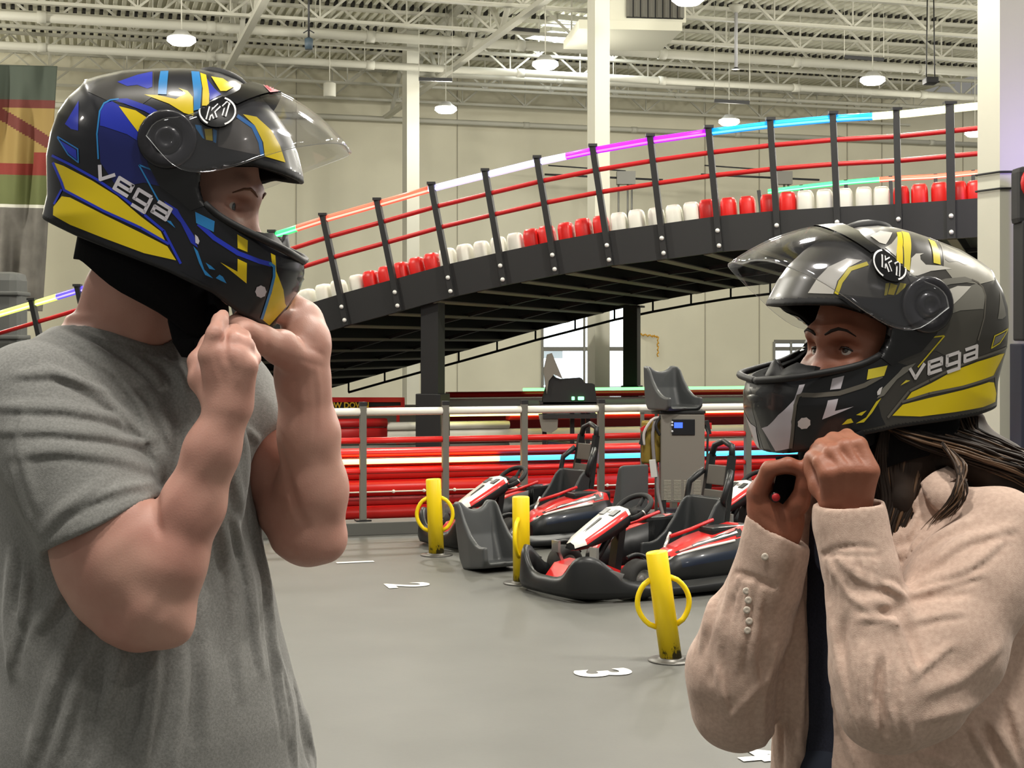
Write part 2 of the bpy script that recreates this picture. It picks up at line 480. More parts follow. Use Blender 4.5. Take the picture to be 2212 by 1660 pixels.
def stroke(pts, wd):
    """outline polygons of a broad line"""
    out = []
    pts = [np.array(p, float) for p in pts]
    for i in range(len(pts)-1):
        a, b = pts[i], pts[i+1]; d = (b-a)/max(1e-6, np.hypot(*(b-a))); n = np.array((-d[1], d[0]))*wd/2; e = d*wd*.32
        a2 = a-(e if i else 0); b2 = b+(e if i < len(pts)-2 else 0)
        out.append([tuple(a2+n), tuple(b2+n), tuple(b2-n), tuple(a2-n)])
    return out
# ------------------------------------------------------------------ the setting
M_wall = mat('cream_wall_paint', (214, 209, 186), .75, noise=.05, nscale=.6)
M_white = mat('white_steel_paint', (190, 188, 174), .6)
M_deck = mat('white_deck_paint', (212, 210, 192), .7)
M_floor = mat('grey_floor_coating', (92, 92, 88), .5, noise=.09, nscale=1.7, bump=.10, bscale=60, spec=.35)
M_black = mat('black_steel_paint', (38, 38, 39), .45)
M_grey = mat('grey_steel', (120, 118, 110), .45, metal=.3)
M_red = mat('red_barrier_plastic', (216, 34, 30), .35)
M_redd = mat('red_rail_paint', (188, 28, 30), .4)
M_whitep = mat('white_barrier_plastic', (232, 230, 218), .4)
M_dark = mat('dark_rubber', (28, 28, 29), .7)
M_groove = mat('wall_joint_sealant', (165, 160, 143), .8)
def glow(name, rgb, s):
    m = mat(name, rgb, .4, emit=rgb, estr=s); return m

def ab(px, a, b): p = PL(px, HY, a, b); return p
WB = math.tan(RA)                                         # slope of the hall's long axis
# floor
mb = MB(); mb.add([(-30, -8, 0), (40, -8, 0), (40, 62, 0), (-30, 62, 0)], [(0, 1, 2, 3)])
struct(mb.build('floor', M_floor))
# far wall with its two openings
WA = 42.0
def wpt(px, z, off=0.0):
    p = ab(px, WA-off/UX, WB); return Vector((p.x, p.y, z))
mb = MB()
ops = [(1172, 1352, 0, 3.0), (1672, 1745, 0, 1.53)]
cuts = [-700, 1172, 1352, 1672, 1745, 3200]
def wq(x0, x1, z0, z1):
    a, b = wpt(x0, z0), wpt(x1, z0); n = Vector((-UY, UX, 0))*.25
    a1 = wpt(x0, z1); b1 = wpt(x1, z1)
    vs = [a, b, b1, a1, a+n, b+n, b1+n, a1+n]
    mb.add(vs, [(0, 1, 2, 3), (5, 4, 7, 6), (0, 4, 5, 1), (3, 2, 6, 7), (0, 3, 7, 4), (1, 5, 6, 2)])
wq(-700, 1172, 0, 9.3); wq(1172, 1352, 3.0, 9.3); wq(1352, 1672, 0, 9.3); wq(1672, 1745, 1.56, 9.3); wq(1745, 3200, 0, 9.3)
struct(mb.build('wall_back', M_wall, fix=False))
for i, px in enumerate((-60, 310, 640, 988, 1523, 1640, 1830, 1905, 2080)):
    mb = MB(); a = wpt(px, 0, .012)
    mb.bar(a, a+Vector((0, 0, 9)), .035, .02, up=(UX, UY, 0))
    struct(mb.build('trim_%d' % (i+1), M_groove))
M_sky = mat('daylight_outside', (240, 248, 255), 1, emit=(236, 246, 255), estr=3.2)
M_glass = mat('window_glass', (235, 245, 245), .05, alpha=.12, spec=.6)
for k, (x0, x1, zt) in enumerate(((1172, 1352, 3.0), (1672, 1745, 1.56))):
    r = empty('window_%d' % (k+1), wpt((x0+x1)/2, 0)); struct(r)
    mb = MB()
    for a, b in ((wpt(x0, 0), wpt(x0, zt)), (wpt(x1, 0), wpt(x1, zt)), (wpt(x0, zt), wpt(x1, zt)), (wpt((x0+x1)/2, 0), wpt((x0+x1)/2, zt)),
                 (wpt(x0, 1.35), wpt(x1, 1.35))):
        mb.bar(a-r.location, b-r.location, .07, .12)
    o = mb.build('window_frame', M_grey, r)
    mb = MB(); n = Vector((-UY, UX, 0))*.1
    mb.add([wpt(x0, 0)+n-r.location, wpt(x1, 0)+n-r.location, wpt(x1, zt)+n-r.location, wpt(x0, zt)+n-r.location], [(0, 1, 2, 3)])
    mb.build('pane', M_glass, r)
mb = MB(); n = Vector((-UY, UX, 0))*9
mb.add([wpt(700, -1)+n, wpt(2300, -1)+n, wpt(2300, 7)+n, wpt(700, 7)+n], [(0, 1, 2, 3)])
struct(mb.build('exterior_sky', M_sky))
mb = MB(); n = Vector((-UY, UX, 0))*6; M_bld = mat('pale_building', (206, 216, 222), .8, emit=(190, 205, 215), estr=.7)
for px, z, wd, h in ((1228, .9, .9, .5), (1245, 1.5, .12, 1.4), (1216, 1.6, .12, 1.6), (1325, 1.2, .8, .35), (1265, .4, 2.0, .5)):
    p = wpt(px, z)+n; mb.box(p, (wd, .6, h))
struct(mb.build('exterior_building', M_bld))

# ceiling: corrugated deck, joists, girder, pipes
mb = MB(); z0 = 9.0; pitch = .19; u = -16.0; row = []
while u < 24:
    row += [(u, z0), (u+.08, z0), (u+.10, z0+.075), (u+.17, z0+.075)]; u += pitch
n = len(row); vs = [UV(a, 6, z) for a, z in row]+[UV(a, 41.0, z) for a, z in row]
mb.add(vs, [(i, i+1, n+i+1, n+i) for i in range(n-1)])
mb.add([UV(-16, 6, 9.2), UV(24, 6, 9.2), UV(24, 41, 9.2), UV(-16, 41, 9.2)], [(0, 1, 2, 3)])
struct(mb.build('ceiling', M_deck, fix=False))
mb = MB(); L0, L1 = -16.0, 24.0                            # one joist, along its own x
for dz, ww in ((-.03, .10), (-.82, .09)):
    mb.bar((L0, -ww/2, dz), (L1, -ww/2, dz), .012, .06); mb.bar((L0, ww/2, dz), (L1, ww/2, dz), .012, .06)
    mb.box(((L0+L1)/2, 0, dz+(.03 if dz > -.5 else -.03)), (L1-L0, ww+.05, .012))
x = L0; up = True
while x < L1-.9:
    mb.bar((x, 0, -.05 if up else -.80), (x+.9, 0, -.80 if up else -.05), .045, .045)
    if not up: mb.bar((x, 0, -.8), (x, 0, -.05), .03, .03)
    x += .9; up = not up
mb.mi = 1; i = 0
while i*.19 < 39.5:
    a = -16+i*.19+.092; mb.prism([(a-.004, .035), (a+.084, .035), (a+.082, .16), (a+.02, .16)], -.045, .045); i += 1  # dark prisms over the chord stand in for shade in the deck flutes
j0 = None
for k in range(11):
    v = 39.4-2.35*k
    o = mb.build('roof_joist', [M_white, mat('dark_flute_shade', (46, 44, 40), .9)], fix=False) if j0 is None else j0.copy()
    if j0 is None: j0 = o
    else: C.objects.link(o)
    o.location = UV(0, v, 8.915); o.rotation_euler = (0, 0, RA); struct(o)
mb = MB()                                                 # girder trusses down the hall over the column line
for dz, ww in ((-.05, .16), (-1.25, .14)):
    mb.bar((0, 8, dz), (0, 40, dz), ww, .1)
y = 8.0; up = True
while y < 39:
    mb.bar((0, y, -.1 if up else -1.2), (0, y+1.35, -1.2 if up else -.1), .09, .09); y += 1.35; up = not up
g0 = mb.build('ceiling_girder', M_white); g0.location = UV(8.05, 0, 8.95); g0.rotation_euler = (0, 0, RA); struct(g0)
g1 = g0.copy(); C.objects.link(g1); g1.location = UV(3.2, 0, 8.95)
# columns of the hall
for k, (px, wd, Y) in enumerate(((887.5, .385, 34.5), (1293, .345, 24.6), (2162, .36, 13.5))):
    p = P(px, HY, Y); mb = MB(); h = 8.9
    mb.box((0, 0, h/2), (wd*.80, wd*.80, h)); mb.box((0, 0, .01), (wd*1.4, wd*1.4, .02))
    mb.box((0, 0, h-.06), (wd*1.3, wd*1.3, .12))
    o = mb.build('column_%d' % (k+1), M_white); o.location = (p.x, p.y, 0); o.rotation_euler = (0, 0, RA+math.radians(8)); struct(o)
# pipes
def pipe(name, px0, y0, px1, y1, a, r, label, hang=0, m=M_white, cat='pipe', grp=None):
    A = PL(px0, y0, a, WB); B = PL(px1, y1, a, WB); z = (A.z+B.z)/2; A.z = z; B.z = z
    root = empty(name, A); d = B-A; mb = MB(); mb.tube([(0, 0, 0), d], r, 14); mb.build('pipe_run', m, root)
    k = max(2, int(d.length/3.2))
    for i in range(1, k):
        q = d*(i/k); t = d.normalized()*.09
        MB().tube([q-t, q+t], r*1.22, 14).build('pipe_coupling', m, root)
    if hang:
        for i in range(1, k):
            q = d*((i-.35)/k); h = MB(); h.tube([q, q+Vector((0, 0, hang))], .012, 6); h.build('hanger_rod', m, root)
    return tag(root, label, cat, grp)
pipe('sprinkler_pipe', -300, 20, 2500, 175, 32.4, .105, 'thick white ceiling pipe, upper one running past the glowing lamp', .9)
pipe('sprinkler_pipe', -300, 85, 2500, 229, 34.3, .085, 'thick white ceiling pipe just below the uppermost one', 1.0)
pipe('sprinkler_pipe', 900, 158, 1500, 190, 36.5, .07, 'bright white pipe under the roof beyond the skylight', .8)
pipe('sprinkler_pipe', 900, 178, 2400, 250, 37.6, .05, 'thin white pipe lowest of the ceiling pipes near the wall', .8)
pipe('wall_conduit', -200, 219, 2400, 320, 41.5, .07, 'pale horizontal conduit running across the far wall')
# high-bay lamps
M_lens = glow('lamp_lens', (255, 252, 240), 14.0)
M_alu = mat('lamp_aluminium', (200, 200, 196), .4, metal=.5)
lm = None
LAMPS = [(392, 85, 'glowing round lamp under the pipes, above the blue and yellow helmet'),
         (1178, 138, 'glowing round lamp hanging just below the skylights'),
         (963, 235, 'glowing round lamp in front of the far wall between the two slim columns'),
         (1575, 262, 'glowing round lamp just above the cyan part of the ramp light strip'),
         (1885, 172, 'glowing round lamp among the roof trusses over the pale yellow light strip'),
         (1486, -4, 'glowing round lamp beside the louvred air unit, cut by the photo edge'),
         (2106, 287, 'glowing round lamp half hidden behind the big white column')]
for px, py, lab in LAMPS:
    p = PF(px, py, 6.7)
    if lm is None:
        lm = empty('high_bay_lamp', p)
        MB().lathe([(.02, .16), (.10, .15), (.14, .10), (.21, .05), (.215, 0), (.20, -.01)], 24).build('housing', M_alu, lm)
        MB().lathe([(.235, .03), (.245, -.03), (.17, -.09), (.001, -.11)], 24).build('lamp_lens', M_lens, lm)
        MB().tube([(0, 0, .15), (0, 0, 2.32)], .012, 6).build('hanging_rod', M_white, lm); o = lm
    else:
        o = copy_tree(lm); o.location = p
    tag(o, lab, 'lamp', 'high bay lamps')
    point_light('high_bay_light', p-Vector((0, 0, .3)), 190)
# skylights
for k, q in enumerate((((1128, 78), (1275, 96), (1283, 70), (1190, 60)), ((1160, 50), (1340, 66), (1348, 52), (1205, 36)))):
    pts = [PF(x, y, 8.93) for x, y in q]; c = sum(pts, Vector())/4
    r = empty('window_%d' % (k+3), c); struct(r)
    mb = MB(); mb.add([p-c for p in pts], [(0, 1, 2, 3)]); mb.build('pane', glow('skylight_pane', (250, 253, 255), 6.0), r)
    mb = MB()
    for i in range(4): mb.bar(pts[i]-c, pts[(i+1) % 4]-c, .08, .12)
    mb.build('window_frame', M_white, r)
area_light('skylight_daylight', PF(1230, 75, 8.7), (0, 0, 0), 2.0, 260, (.9, .96, 1), 'RECTANGLE', 2.0)
# air unit with louvres
p = P(1400, 0, 27.0); r = empty('air_unit', p, RA*.4)
mb = MB(); mb.box((0, .8, .25), (1.42, 1.6, 1.3), bevel=.02); mb.box((-.35, .8, -.5), (1.9, 1.9, .16)); mb.build('housing', M_deck, r)
mb = MB(); mb.box((.12, -.03, .16), (1.05, .05, 1.0)); mb.build('grille_recess', M_dark, r)
for i in range(8):
    mb = MB(); x = -.36+i*.137
    mb.box((x, -.07, .16), (.10, .06, .98), Euler((0, 0, .6)).to_matrix()); mb.build('louvre', M_grey, r)
tag(r, 'pale air unit with dark vertical louvres hanging under the roof', 'air unit')
# black linear heaters under the joists and small ceiling gear
for px0, y0, px1, y1, lab in ((1078, 60, 1166, 67, 'slim black strip fixture under the roof beside the skylights'),
                              (905, 171, 977, 173, 'slim black strip fixture just beside the farthest slim column'),
                              (1824, 123, 1909, 129, 'slim black strip fixture hung from a truss above the yellow light strip'),
                              (1543, 218, 1619, 222, 'slim black strip fixture lowest on the far wall above the round lamp')):
    Y = 31.0; A = P(px0, y0, Y); B = P(px1, y1, Y); r = empty('strip_fixture', (A+B)/2)
    mb = MB(); mb.bar(A-r.location, B-r.location, .07, .07); mb.build('housing', M_black, r)
    for q in (A, B):
        mb = MB(); mb.tube([q-r.location, q-r.location+Vector((0, 0, 9.03-q.z))], .008, 5); mb.build('hanger_rod', M_white, r)
    tag(r, lab, 'ceiling fixture', 'black strip fixtures')
p = P(2010, 175, 28); r = empty('projector', p)
MB().box((0, 0, 0), (.24, .3, .12), bevel=.03).build('housing', M_dark, r)
MB().tube([(-.08, 0, .05), (-.06, 0, 1.6)], .012, 6).tube([(.08, 0, .05), (.06, 0, 1.6)], .012, 6).build('bracket', M_black, r)
tag(r, 'small black projector hanging under the roof trusses', 'projector')
p = P(667, 95, 27); r = empty('ceiling_speaker', p)
MB().lathe([(.07, -.1), (.08, .09), (.03, .12)], 14).build('housing', mat('blue_grey_plastic', (58, 72, 82), .5), r)
MB().tube([(0, 0, .12), (0, 0, 1.4)], .02, 6).tube([(-.1, 0, .2), (0, 0, .26), (.1, 0, .2)], .012, 6).build('bracket', M_black, r)
tag(r, 'small dark camera can hanging by the roof girder above the helmets', 'camera')
p = P(712, 193, 33); r = empty('can_pendant', p)  # white can-shaped lamp hung on a rod
MB().lathe([(.13, -.17), (.14, -.15), (.14, .13), (.04, .17)], 16).build('housing', M_white, r)
MB().tube([(0, 0, .17), (0, 0, 1.7)], .012, 6).build('hanging_rod', M_white, r)
tag(r, 'white can-shaped pendant below the girder end near the far wall', 'pendant')
p = P(1590, 150, 30); r = empty('ceiling_fan', p)
MB().lathe([(.09, 0), (.05, .03), (.02, .05)], 14).build('cap', M_black, r)
MB().tube([(0, 0, .04), (0, 0, 1.25)], .035, 8).build('drop_rod', mat('grey_rod', (176, 176, 178), .4), r)
MB().lathe([(.16, 1.3), (.14, 1.24), (.05, 1.15)], 14).build('mount', M_white, r)
tag(r, 'slim grey drop rod with black tip hanging from the trusses', 'drop rod')
# banner on the wall
M_b = [mat('banner_green', (72, 80, 70), .8), mat('banner_maroon', (104, 50, 44), .8), mat('banner_ochre', (148, 124, 72), .8), mat('banner_red', (128, 48, 40), .8),
       mat('banner_olive', (98, 104, 62), .8), mat('banner_white', (214, 212, 200), .8), mat('banner_asphalt', (112, 108, 102), .85, noise=.2, nscale=3)]
mb = MB(); rows = []; NR = 150; NC = 150; Yb = 30.0
for i in range(NR+1):
    t = i/NR; xr = 124-(124-92)*t; rr = []
    for j in range(NC+1):
        sfr = j/NC; px = -330+(xr+330)*sfr; py = 133+10*sfr+t*530
        fold = .17*math.sin(sfr*42+t*4.5)*(.35+.65*t)+.10*math.sin(sfr*67+1-t*5)*(.2+.8*t)
        rr.append(P(px, py, Yb+fold))
    rows.append(rr)
vs = [p for r_ in rows for p in r_]; mb.smooth = True
for i in range(NR):
    for j in range(NC):
        y = 133+(i+.5)/NR*530; x = -330+(j+.5)/NC*450
        k = 0 if y < 207 else 1 if y < 226 else 2 if y < 345 else 3 if y < 368 else 4 if y < 432 else 5 if y < 441 else 6
        if k == 2 and abs((y-226)-(x+20)*.55) < 14: k = 1
        if k == 2 and x > 80 and y > 320: k = 3
        mb.mi = k; a = i*(NC+1)+j
        mb.f.append((a, a+1, a+NC+2, a+NC+1)); mb.m.append(k); mb.sm.append(True)
mb.v = [tuple(p) for p in vs]
o = mb.build('banner', M_b, origin=P(0, 663, Yb)); tag(o, 'tall folded cloth banner printed green, ochre, red and asphalt grey', 'banner')
md = o.modifiers.new('s', 'SOLIDIFY'); md.thickness = .01
# grey block at the photo's edge and dark gear beyond the big column
p = P(8, 690, 20.5); mb = MB(); mb.box((0, 0, .55), (.56, .5, 1.1), bevel=.12)
mb.box((0, -.02, .2), (.6, .54, .06), bevel=.02); mb.box((0, -.02, .8), (.6, .54, .06), bevel=.02)
o = mb.build('crash_block', mat('grey_foam_vinyl', (84, 85, 84), .5)); o.location = (p.x, p.y, 1.5-(760-HY)/FPX*20.5)
tag(o, 'grey rounded padded block beyond the yellow light strip by the banner', 'crash block')
p = P(2235, 500, 13.0); r = empty('speaker_tower', (p.x, p.y, 0))
MB().box((0, 0, .75), (.34, .3, 1.5), bevel=.01).build('cabinet', mat('dark_blue_vinyl', (30, 32, 48), .6), r)
MB().box((0, 0, 2.05), (.30, .26, 1.05), bevel=.02).build('upper_cabinet', M_dark, r)
MB().lathe([(.17, 0), (.17, .05), (.12, .06)], 20, Matrix.Translation((0, -.13, 2.9)) @ Matrix.Rotation(PI/2, 4, 'X')).build('round_badge', M_redd, r)
MB().box((0, 0, 2.8), (.36, .24, .5), bevel=.05).build('head', M_dark, r)
tag(r, 'tall dark equipment tower with a red round badge beside the big white column', 'equipment tower')
# black straps round the big column
pc = P(2162, HY, 13.5)
for z, lab in ((P(0, 372, 13.3).z, 'upper thin black cable strapped round the big white column'), (P(0, 408, 13.3).z, 'lower thin black cable strapped round the big white column')):
    mb = MB(); pts = []; hh = .36*.40+.016; ca, sa = math.cos(RA+math.radians(8)), math.sin(RA+math.radians(8))
    for qx, qy in ((-hh, hh-.01), (-hh, -hh+.01), (-hh+.01, -hh), (hh-.01, -hh), (hh, -hh+.01), (hh, hh-.01), (hh-.01, hh), (-hh+.01, hh)): pts.append((qx*ca-qy*sa, qx*sa+qy*ca, (qx+.2)*.06))
    mb.tube(pts, .010, 6, closed=True); o = mb.build('cable_strap', M_dark, ); o.location = (pc.x, pc.y, z); tag(o, lab, 'cable', 'cables round the column')
# overhead door gear seen through the ramp fence
for px, lab in ((1352, 'grey door-opener rig on the far wall behind the violet light strip'), (1690, 'grey door-opener rig on the far wall behind the blue light strip')):
    p = P(px, 385, 40.0); r = empty('door_opener', p)
    MB().box((0, 0, 0), (.5, .3, .35)).build('motor', M_grey, r)
    MB().tube([(-2.2, 0, .1), (1.0, 0, -.05)], .03, 6).tube([(-2.1, .05, .35), (0, .05, .2)], .02, 6).build('drive_shaft', M_black, r)
    for dx in (-.2, .05, .16): MB().tube([(dx, 0, -.1), (dx, 0, -1.5)], .03, 6).build('guide_chain', M_grey, r)
    tag(r, lab, 'door opener', 'door openers on the far wall')
p = wpt(1410, 1.55, .2); mb = MB(); pts = []
for i in range(60):
    t = i/59; pts.append((-.35+.5*min(1, t*1.5)+.02*math.sin(i*1.3), .02*math.cos(i*1.3), .22-.1*t-(.0 if t < .66 else (t-.66)*1.6)+.03*math.cos(i*1.9)))
mb.tube(pts, .018, 5); o = mb.build('coiled_hose', mat('yellow_hose', (214, 160, 40), .5)); o.location = p
tag(o, 'yellow coiled air hose hanging on the far wall above the spare seat', 'hose')

# floor numbers
M_num = mat('white_floor_paint', (236, 234, 224), .6)
def floor_number(ch, px, py, h, lab):
    vs, fs = text_mesh(ch, h/.70, bold=.012)
    R = Matrix(((0, 0, 0), (0, 0, 0), (0, 0, 1)))
    X = Vector((UY, -UX, 0)); Yv = Vector((UX, UY, 0))
    mb = MB(); mb.add([X*v.x*.95+Yv*v.y for v in vs], fs)
    o = mb.build('floor_number', M_num); p = PF(px, py); o.location = (p.x, p.y, .004); tag(o, lab, 'floor marking', 'painted lane numbers')
floor_number('1', 763, 1216, .24, 'white number 1 painted on the grey floor, farthest of the lane numbers')
floor_number('2', 876, 1266, .255, 'white number 2 painted on the grey floor beyond the number 3')
floor_number('3', 1298, 1456, .245, 'white number 3 painted on the grey floor by the tilted yellow post')
floor_number('4', 1650, 1634, .22, 'white number 4 painted on the floor, mostly behind the pink sleeve')

# ------------------------------------------------------------------ ramp bridge
RX, RB = 16.75, -.30
ST = [(-30, 677, 22, 920), (72, 647, 124, 888), (171, 617, 223, 858), (272, 590, 324, 828), (375, 560, 427, 798), (481, 530, 533, 768), (590, 500, 642, 736),
      (700, 464, 752, 703), (817, 431, 866, 672), (934, 397, 980, 641), (1050, 368, 1092, 616), (1162, 340, 1204, 594), (1282, 315, 1321, 574), (1406, 293, 1438, 560),
      (1532, 275, 1557, 544), (1665, 258, 1683, 534), (1800, 245, 1812, 528), (1937, 237, 1943, 522), (2052, 224, 2056, 516), (2175, 211, 2178, 508), (2300, 196, 2302, 500)]
T = [PL(a, b, RX, RB) for a, b, c, d in ST]; B = [PL(c, d, RX, RB) for a, b, c, d in ST]
WV = Vector((2.3, 6.6, 0)); WN = WV.normalized()
def fr(i, f): return T[i].lerp(B[i], f)
def frt(s, f):
    i = min(int(s), len(ST)-2); return fr(i, f).lerp(fr(i+1, f), s-i)
ramp = empty('ramp_bridge', (B[9].x, B[9].y, 0)); RO = ramp.location
tag(ramp, 'black steel go-kart ramp bridge with red rails and glowing top strip', 'ramp')
def beam_mesh(off, f0, f1, th):
    mb = MB(); rings = []
    for i in range(len(ST)):
        a = fr(i, f0)+off-RO; b = fr(i, f1)+off-RO; t = WN*th
        rings.append([a, b, b+t, a+t])
    return mb.loft(rings)
beam_mesh(Vector(), .715, 1.0, .06).build('side_beam', M_black, ramp)
beam_mesh(WV, .74, 1.0, .06).build('far_side_beam', M_black, ramp)
mb = MB(); rings = []
for i in range(len(ST)):
    rings.append([fr(i, .75)-RO+WN*.06, fr(i, .79)-RO+WN*.06, fr(i, .79)+WV-RO, fr(i, .75)+WV-RO])
mb.loft(rings).build('deck', M_black, ramp)
M_flange = mat('lit_black_flange', (150, 146, 132), .5)  # pale tone paints in the light the lower flanges catch
s = .15
while s < len(ST)-1.1:
    a = frt(s, .96)+WN*.06-RO; b = frt(s, .96)+WV-RO
    mb = MB(); upv = (frt(s, 0)-frt(s, 1)).normalized()
    mb.bar(a+upv*.06, b+upv*.06, .02, .22, up=upv); mb.mi = 1; mb.bar(a-upv*.055, b-upv*.055, .10, .014, up=upv)
    mb.build('cross_beam', [M_black, M_flange], ramp); s += .85
for k in (.35, .66):
    mb = MB(); pts = [fr(i, .985)+WV*k-RO for i in range(len(ST))]
    for i in range(len(pts)-1): mb.bar(pts[i], pts[i+1], .07, .05)
    mb.build('stringer', M_black, ramp)
mb = MB(); pts = [fr(i, 1.0)+WV*1.0-RO+Vector((0, 0, -.16)) for i in range(2, 19)]; mb.tube(pts, .022, 6)
for i in range(2, 19): mb.tube([pts[i-2], pts[i-2]+Vector((0, 0, .2))], .016, 5)
mb.build('cable_conduit', M_dark, ramp)
# supports
for px, Y, wd, pl, ztop, zpl in ((935, 17.25, .215, .31, P(0, 640, 17.2).z, P(0, 851, 17.2).z), (1365, 22.9, .22, .28, P(0, 660, 22.9).z, P(0, 833, 22.9).z)):
    p = P(px, HY, Y)-RO; mb = MB(); R = Euler((0, 0, -.33)).to_matrix()
    mb.box((p.x, p.y, ztop/2), (wd, wd, ztop), R); mb.build('support_column', M_black, ramp)
    mb = MB(); mb.box((p.x, p.y, zpl/2), (pl, pl, zpl), R, bevel=.008); mb.box((p.x, p.y, .02), (pl*1.5, pl*1.5, .04), R); mb.build('support_plinth', M_black, ramp)
    mb = MB(); mb.box((p.x, p.y, ztop-.02), (wd*1.5, wd*1.5, .03), R); mb.build('cap_plate', M_black, ramp)
M_bolt = mat('bright_bolt', (225, 225, 222), .35, metal=.2)
for i in range(len(ST)):
    mb = MB(); wd = .085 if i >= 18 else .066; off = -WN*.035
    mb.bar(fr(i, .0)+off-RO, fr(i, 1.0)+off-RO, wd, .06, up=WN)
    mb.box(fr(i, 0)+off-RO, (wd*1.5, .09, .03))
    o = mb.build('fence_post', M_black, ramp)
    for f in (.835, .955):
        mb = MB(); mb.ball(fr(i, f)+off*2.0-RO, .026, 10); mb.build('bolt', M_bolt, o)
    if 10 <= i <= 19:                                     # far fence, short posts that show above the blocks
        mb = MB(); mb.bar(fr(i, -.06)+WV-RO, fr(i, .75)+WV-RO, .055, .05, up=WN); mb.build('far_fence_post', M_black, ramp)
for f in (.205, .39):
    mb = MB(); mb.tube([fr(i, f)-RO-WN*.02 for i in range(len(ST))], .027, 10); mb.build('red_rail', M_redd, ramp)
def strip(s0, s1, off, f, rgb, nm, e=1.15):
    n = max(2, int((s1-s0)*2)+1); pts = [frt(s0+(s1-s0)*k/(n-1), f)+off-RO for k in range(n)]
    mb = MB(); mb.tube(pts, .04, 10); o = mb.build('light_strip', glow(nm, rgb, e), ramp); o['label'] = nm.replace('_', ' ')
    w2 = tuple(int(255-(255-c)*.72) for c in rgb)
    MB().tube([p-WN*.03-Vector((0, 0, .018)) for p in pts], .013, 6).build('led_core', glow(nm+'_core', w2, 2.4), o)
NL = Vector((0, 0, 0))
def s_of(px):
    for i in range(len(ST)-1):
        if ST[i][0] <= px <= ST[i+1][0]: return i+(px-ST[i][0])/(ST[i+1][0]-ST[i][0])
SEG = [(-30, 122, (224, 240, 110), 'yellow_glow_strip'), (122, 230, (96, 80, 240), 'indigo_glow_strip'), (230, 640, (60, 232, 120), 'green_glow_strip'), (640, 925, (255, 96, 72), 'coral_glow_strip'),
       (925, 1222, (206, 202, 255), 'lavender_glow_strip'), (1222, 1536, (176, 30, 236), 'violet_glow_strip'), (1536, 1885, (22, 150, 238), 'azure_glow_strip'),
       (1885, 2165, (246, 250, 190), 'pale_yellow_glow_strip'), (2165, 2300, (90, 80, 235), 'indigo_glow_strip')]
for a, b, rgb, nm in SEG: strip(s_of(a), s_of(b), NL, .04, rgb, nm, 1.8 if 'pale' in nm else 1.15)
strip(13.2, 15.75, WV+Vector((0, 0, .09)), .035, (50, 226, 120), 'green_glow_strip'); strip(15.75, 18.6, WV+Vector((0, 0, .09)), .035, (255, 84, 80), 'coral_glow_strip')
point_light('strip_glow', P(2430, 330, 12.6), 45, (.42, .30, 1), .1)
# red and white blocks on the deck edge
def block_bm():
    mb = MB(); mb.smooth = True; rings = []
    for z, w_, d_ in ((0, .172, .24), (.03, .177, .25), (.165, .175, .245), (.212, .160, .22), (.237, .128, .18), (.243, .07, .1)):
        r = []
        for k in range(20):
            an = 2*PI*k/20; c, s_ = math.cos(an), math.sin(an); e = 2/4.0
            r.append(Vector((math.copysign(abs(c)**e, c)*w_/2, math.copysign(abs(s_)**e, s_)*d_/2, z)))
        rings.append(r)
    return mb.loft(rings)
bk = {}
groups = [('white', (609, 648, 683, 716, 755)), ('red', (787, 820, 854, 886, 919)), ('white', (955, 990, 1028, 1064, 1102)), ('red', (1138, 1172, 1212, 1250, 1287)),
          ('white', (1328, 1367, 1407, 1447, 1486)), ('red', (1522, 1564, 1607, 1651, 1695)), ('white', (1735, 1776, 1819, 1860, 1902)), ('red', (1944, 1985, 2027, 2068, 2107))]
ordn = ['first', 'second', 'third', 'fourth', 'fifth']; where = ['lowest', 'second lowest', 'middle', 'highest']; cnt = {'white': 0, 'red': 0}
for col, pxs in groups:
    for k, px in enumerate(pxs):
        # position on the beam's upper edge
        best = None
        for q in range(0, 400):
            s = 6+q*(13/400.0); p = frt(s, .72); x = CX+FPX*p.x/p.y
            if best is None or abs(x-px) < best[0]: best = (abs(x-px), s)
        p = frt(best[1], .72)+WN*.26; sl = math.atan2((frt(best[1]+.1, .72)-frt(best[1], .72)).z, .65*.1*10*.1+.001)
        if col not in bk: bk[col] = block_bm().build('barrier_block', M_red if col == 'red' else M_whitep); o = bk[col]
        else: o = bk[col].copy(); C.objects.link(o)
        d = (frt(best[1]+.2, .72)-frt(best[1]-.2, .72)); o.location = p-Vector((0, 0, .02)); sc = .96+.06*random.random()
        o.scale = (px and sc*(.96 if px < 1100 else 1.0), sc, sc*(1.0 if px < 1100 else 1.02)); o.rotation_euler = (0, -math.atan2(d.z, d.x)*.75, math.atan2(d.y, d.x)+random.uniform(-.04, .04))
        tag(o, '%s rounded plastic block on the ramp, %s in the %s %s row of five' % (col, ordn[k], where[cnt[col]], col), 'barrier block', 'blocks along the ramp edge')
    cnt[col] += 1

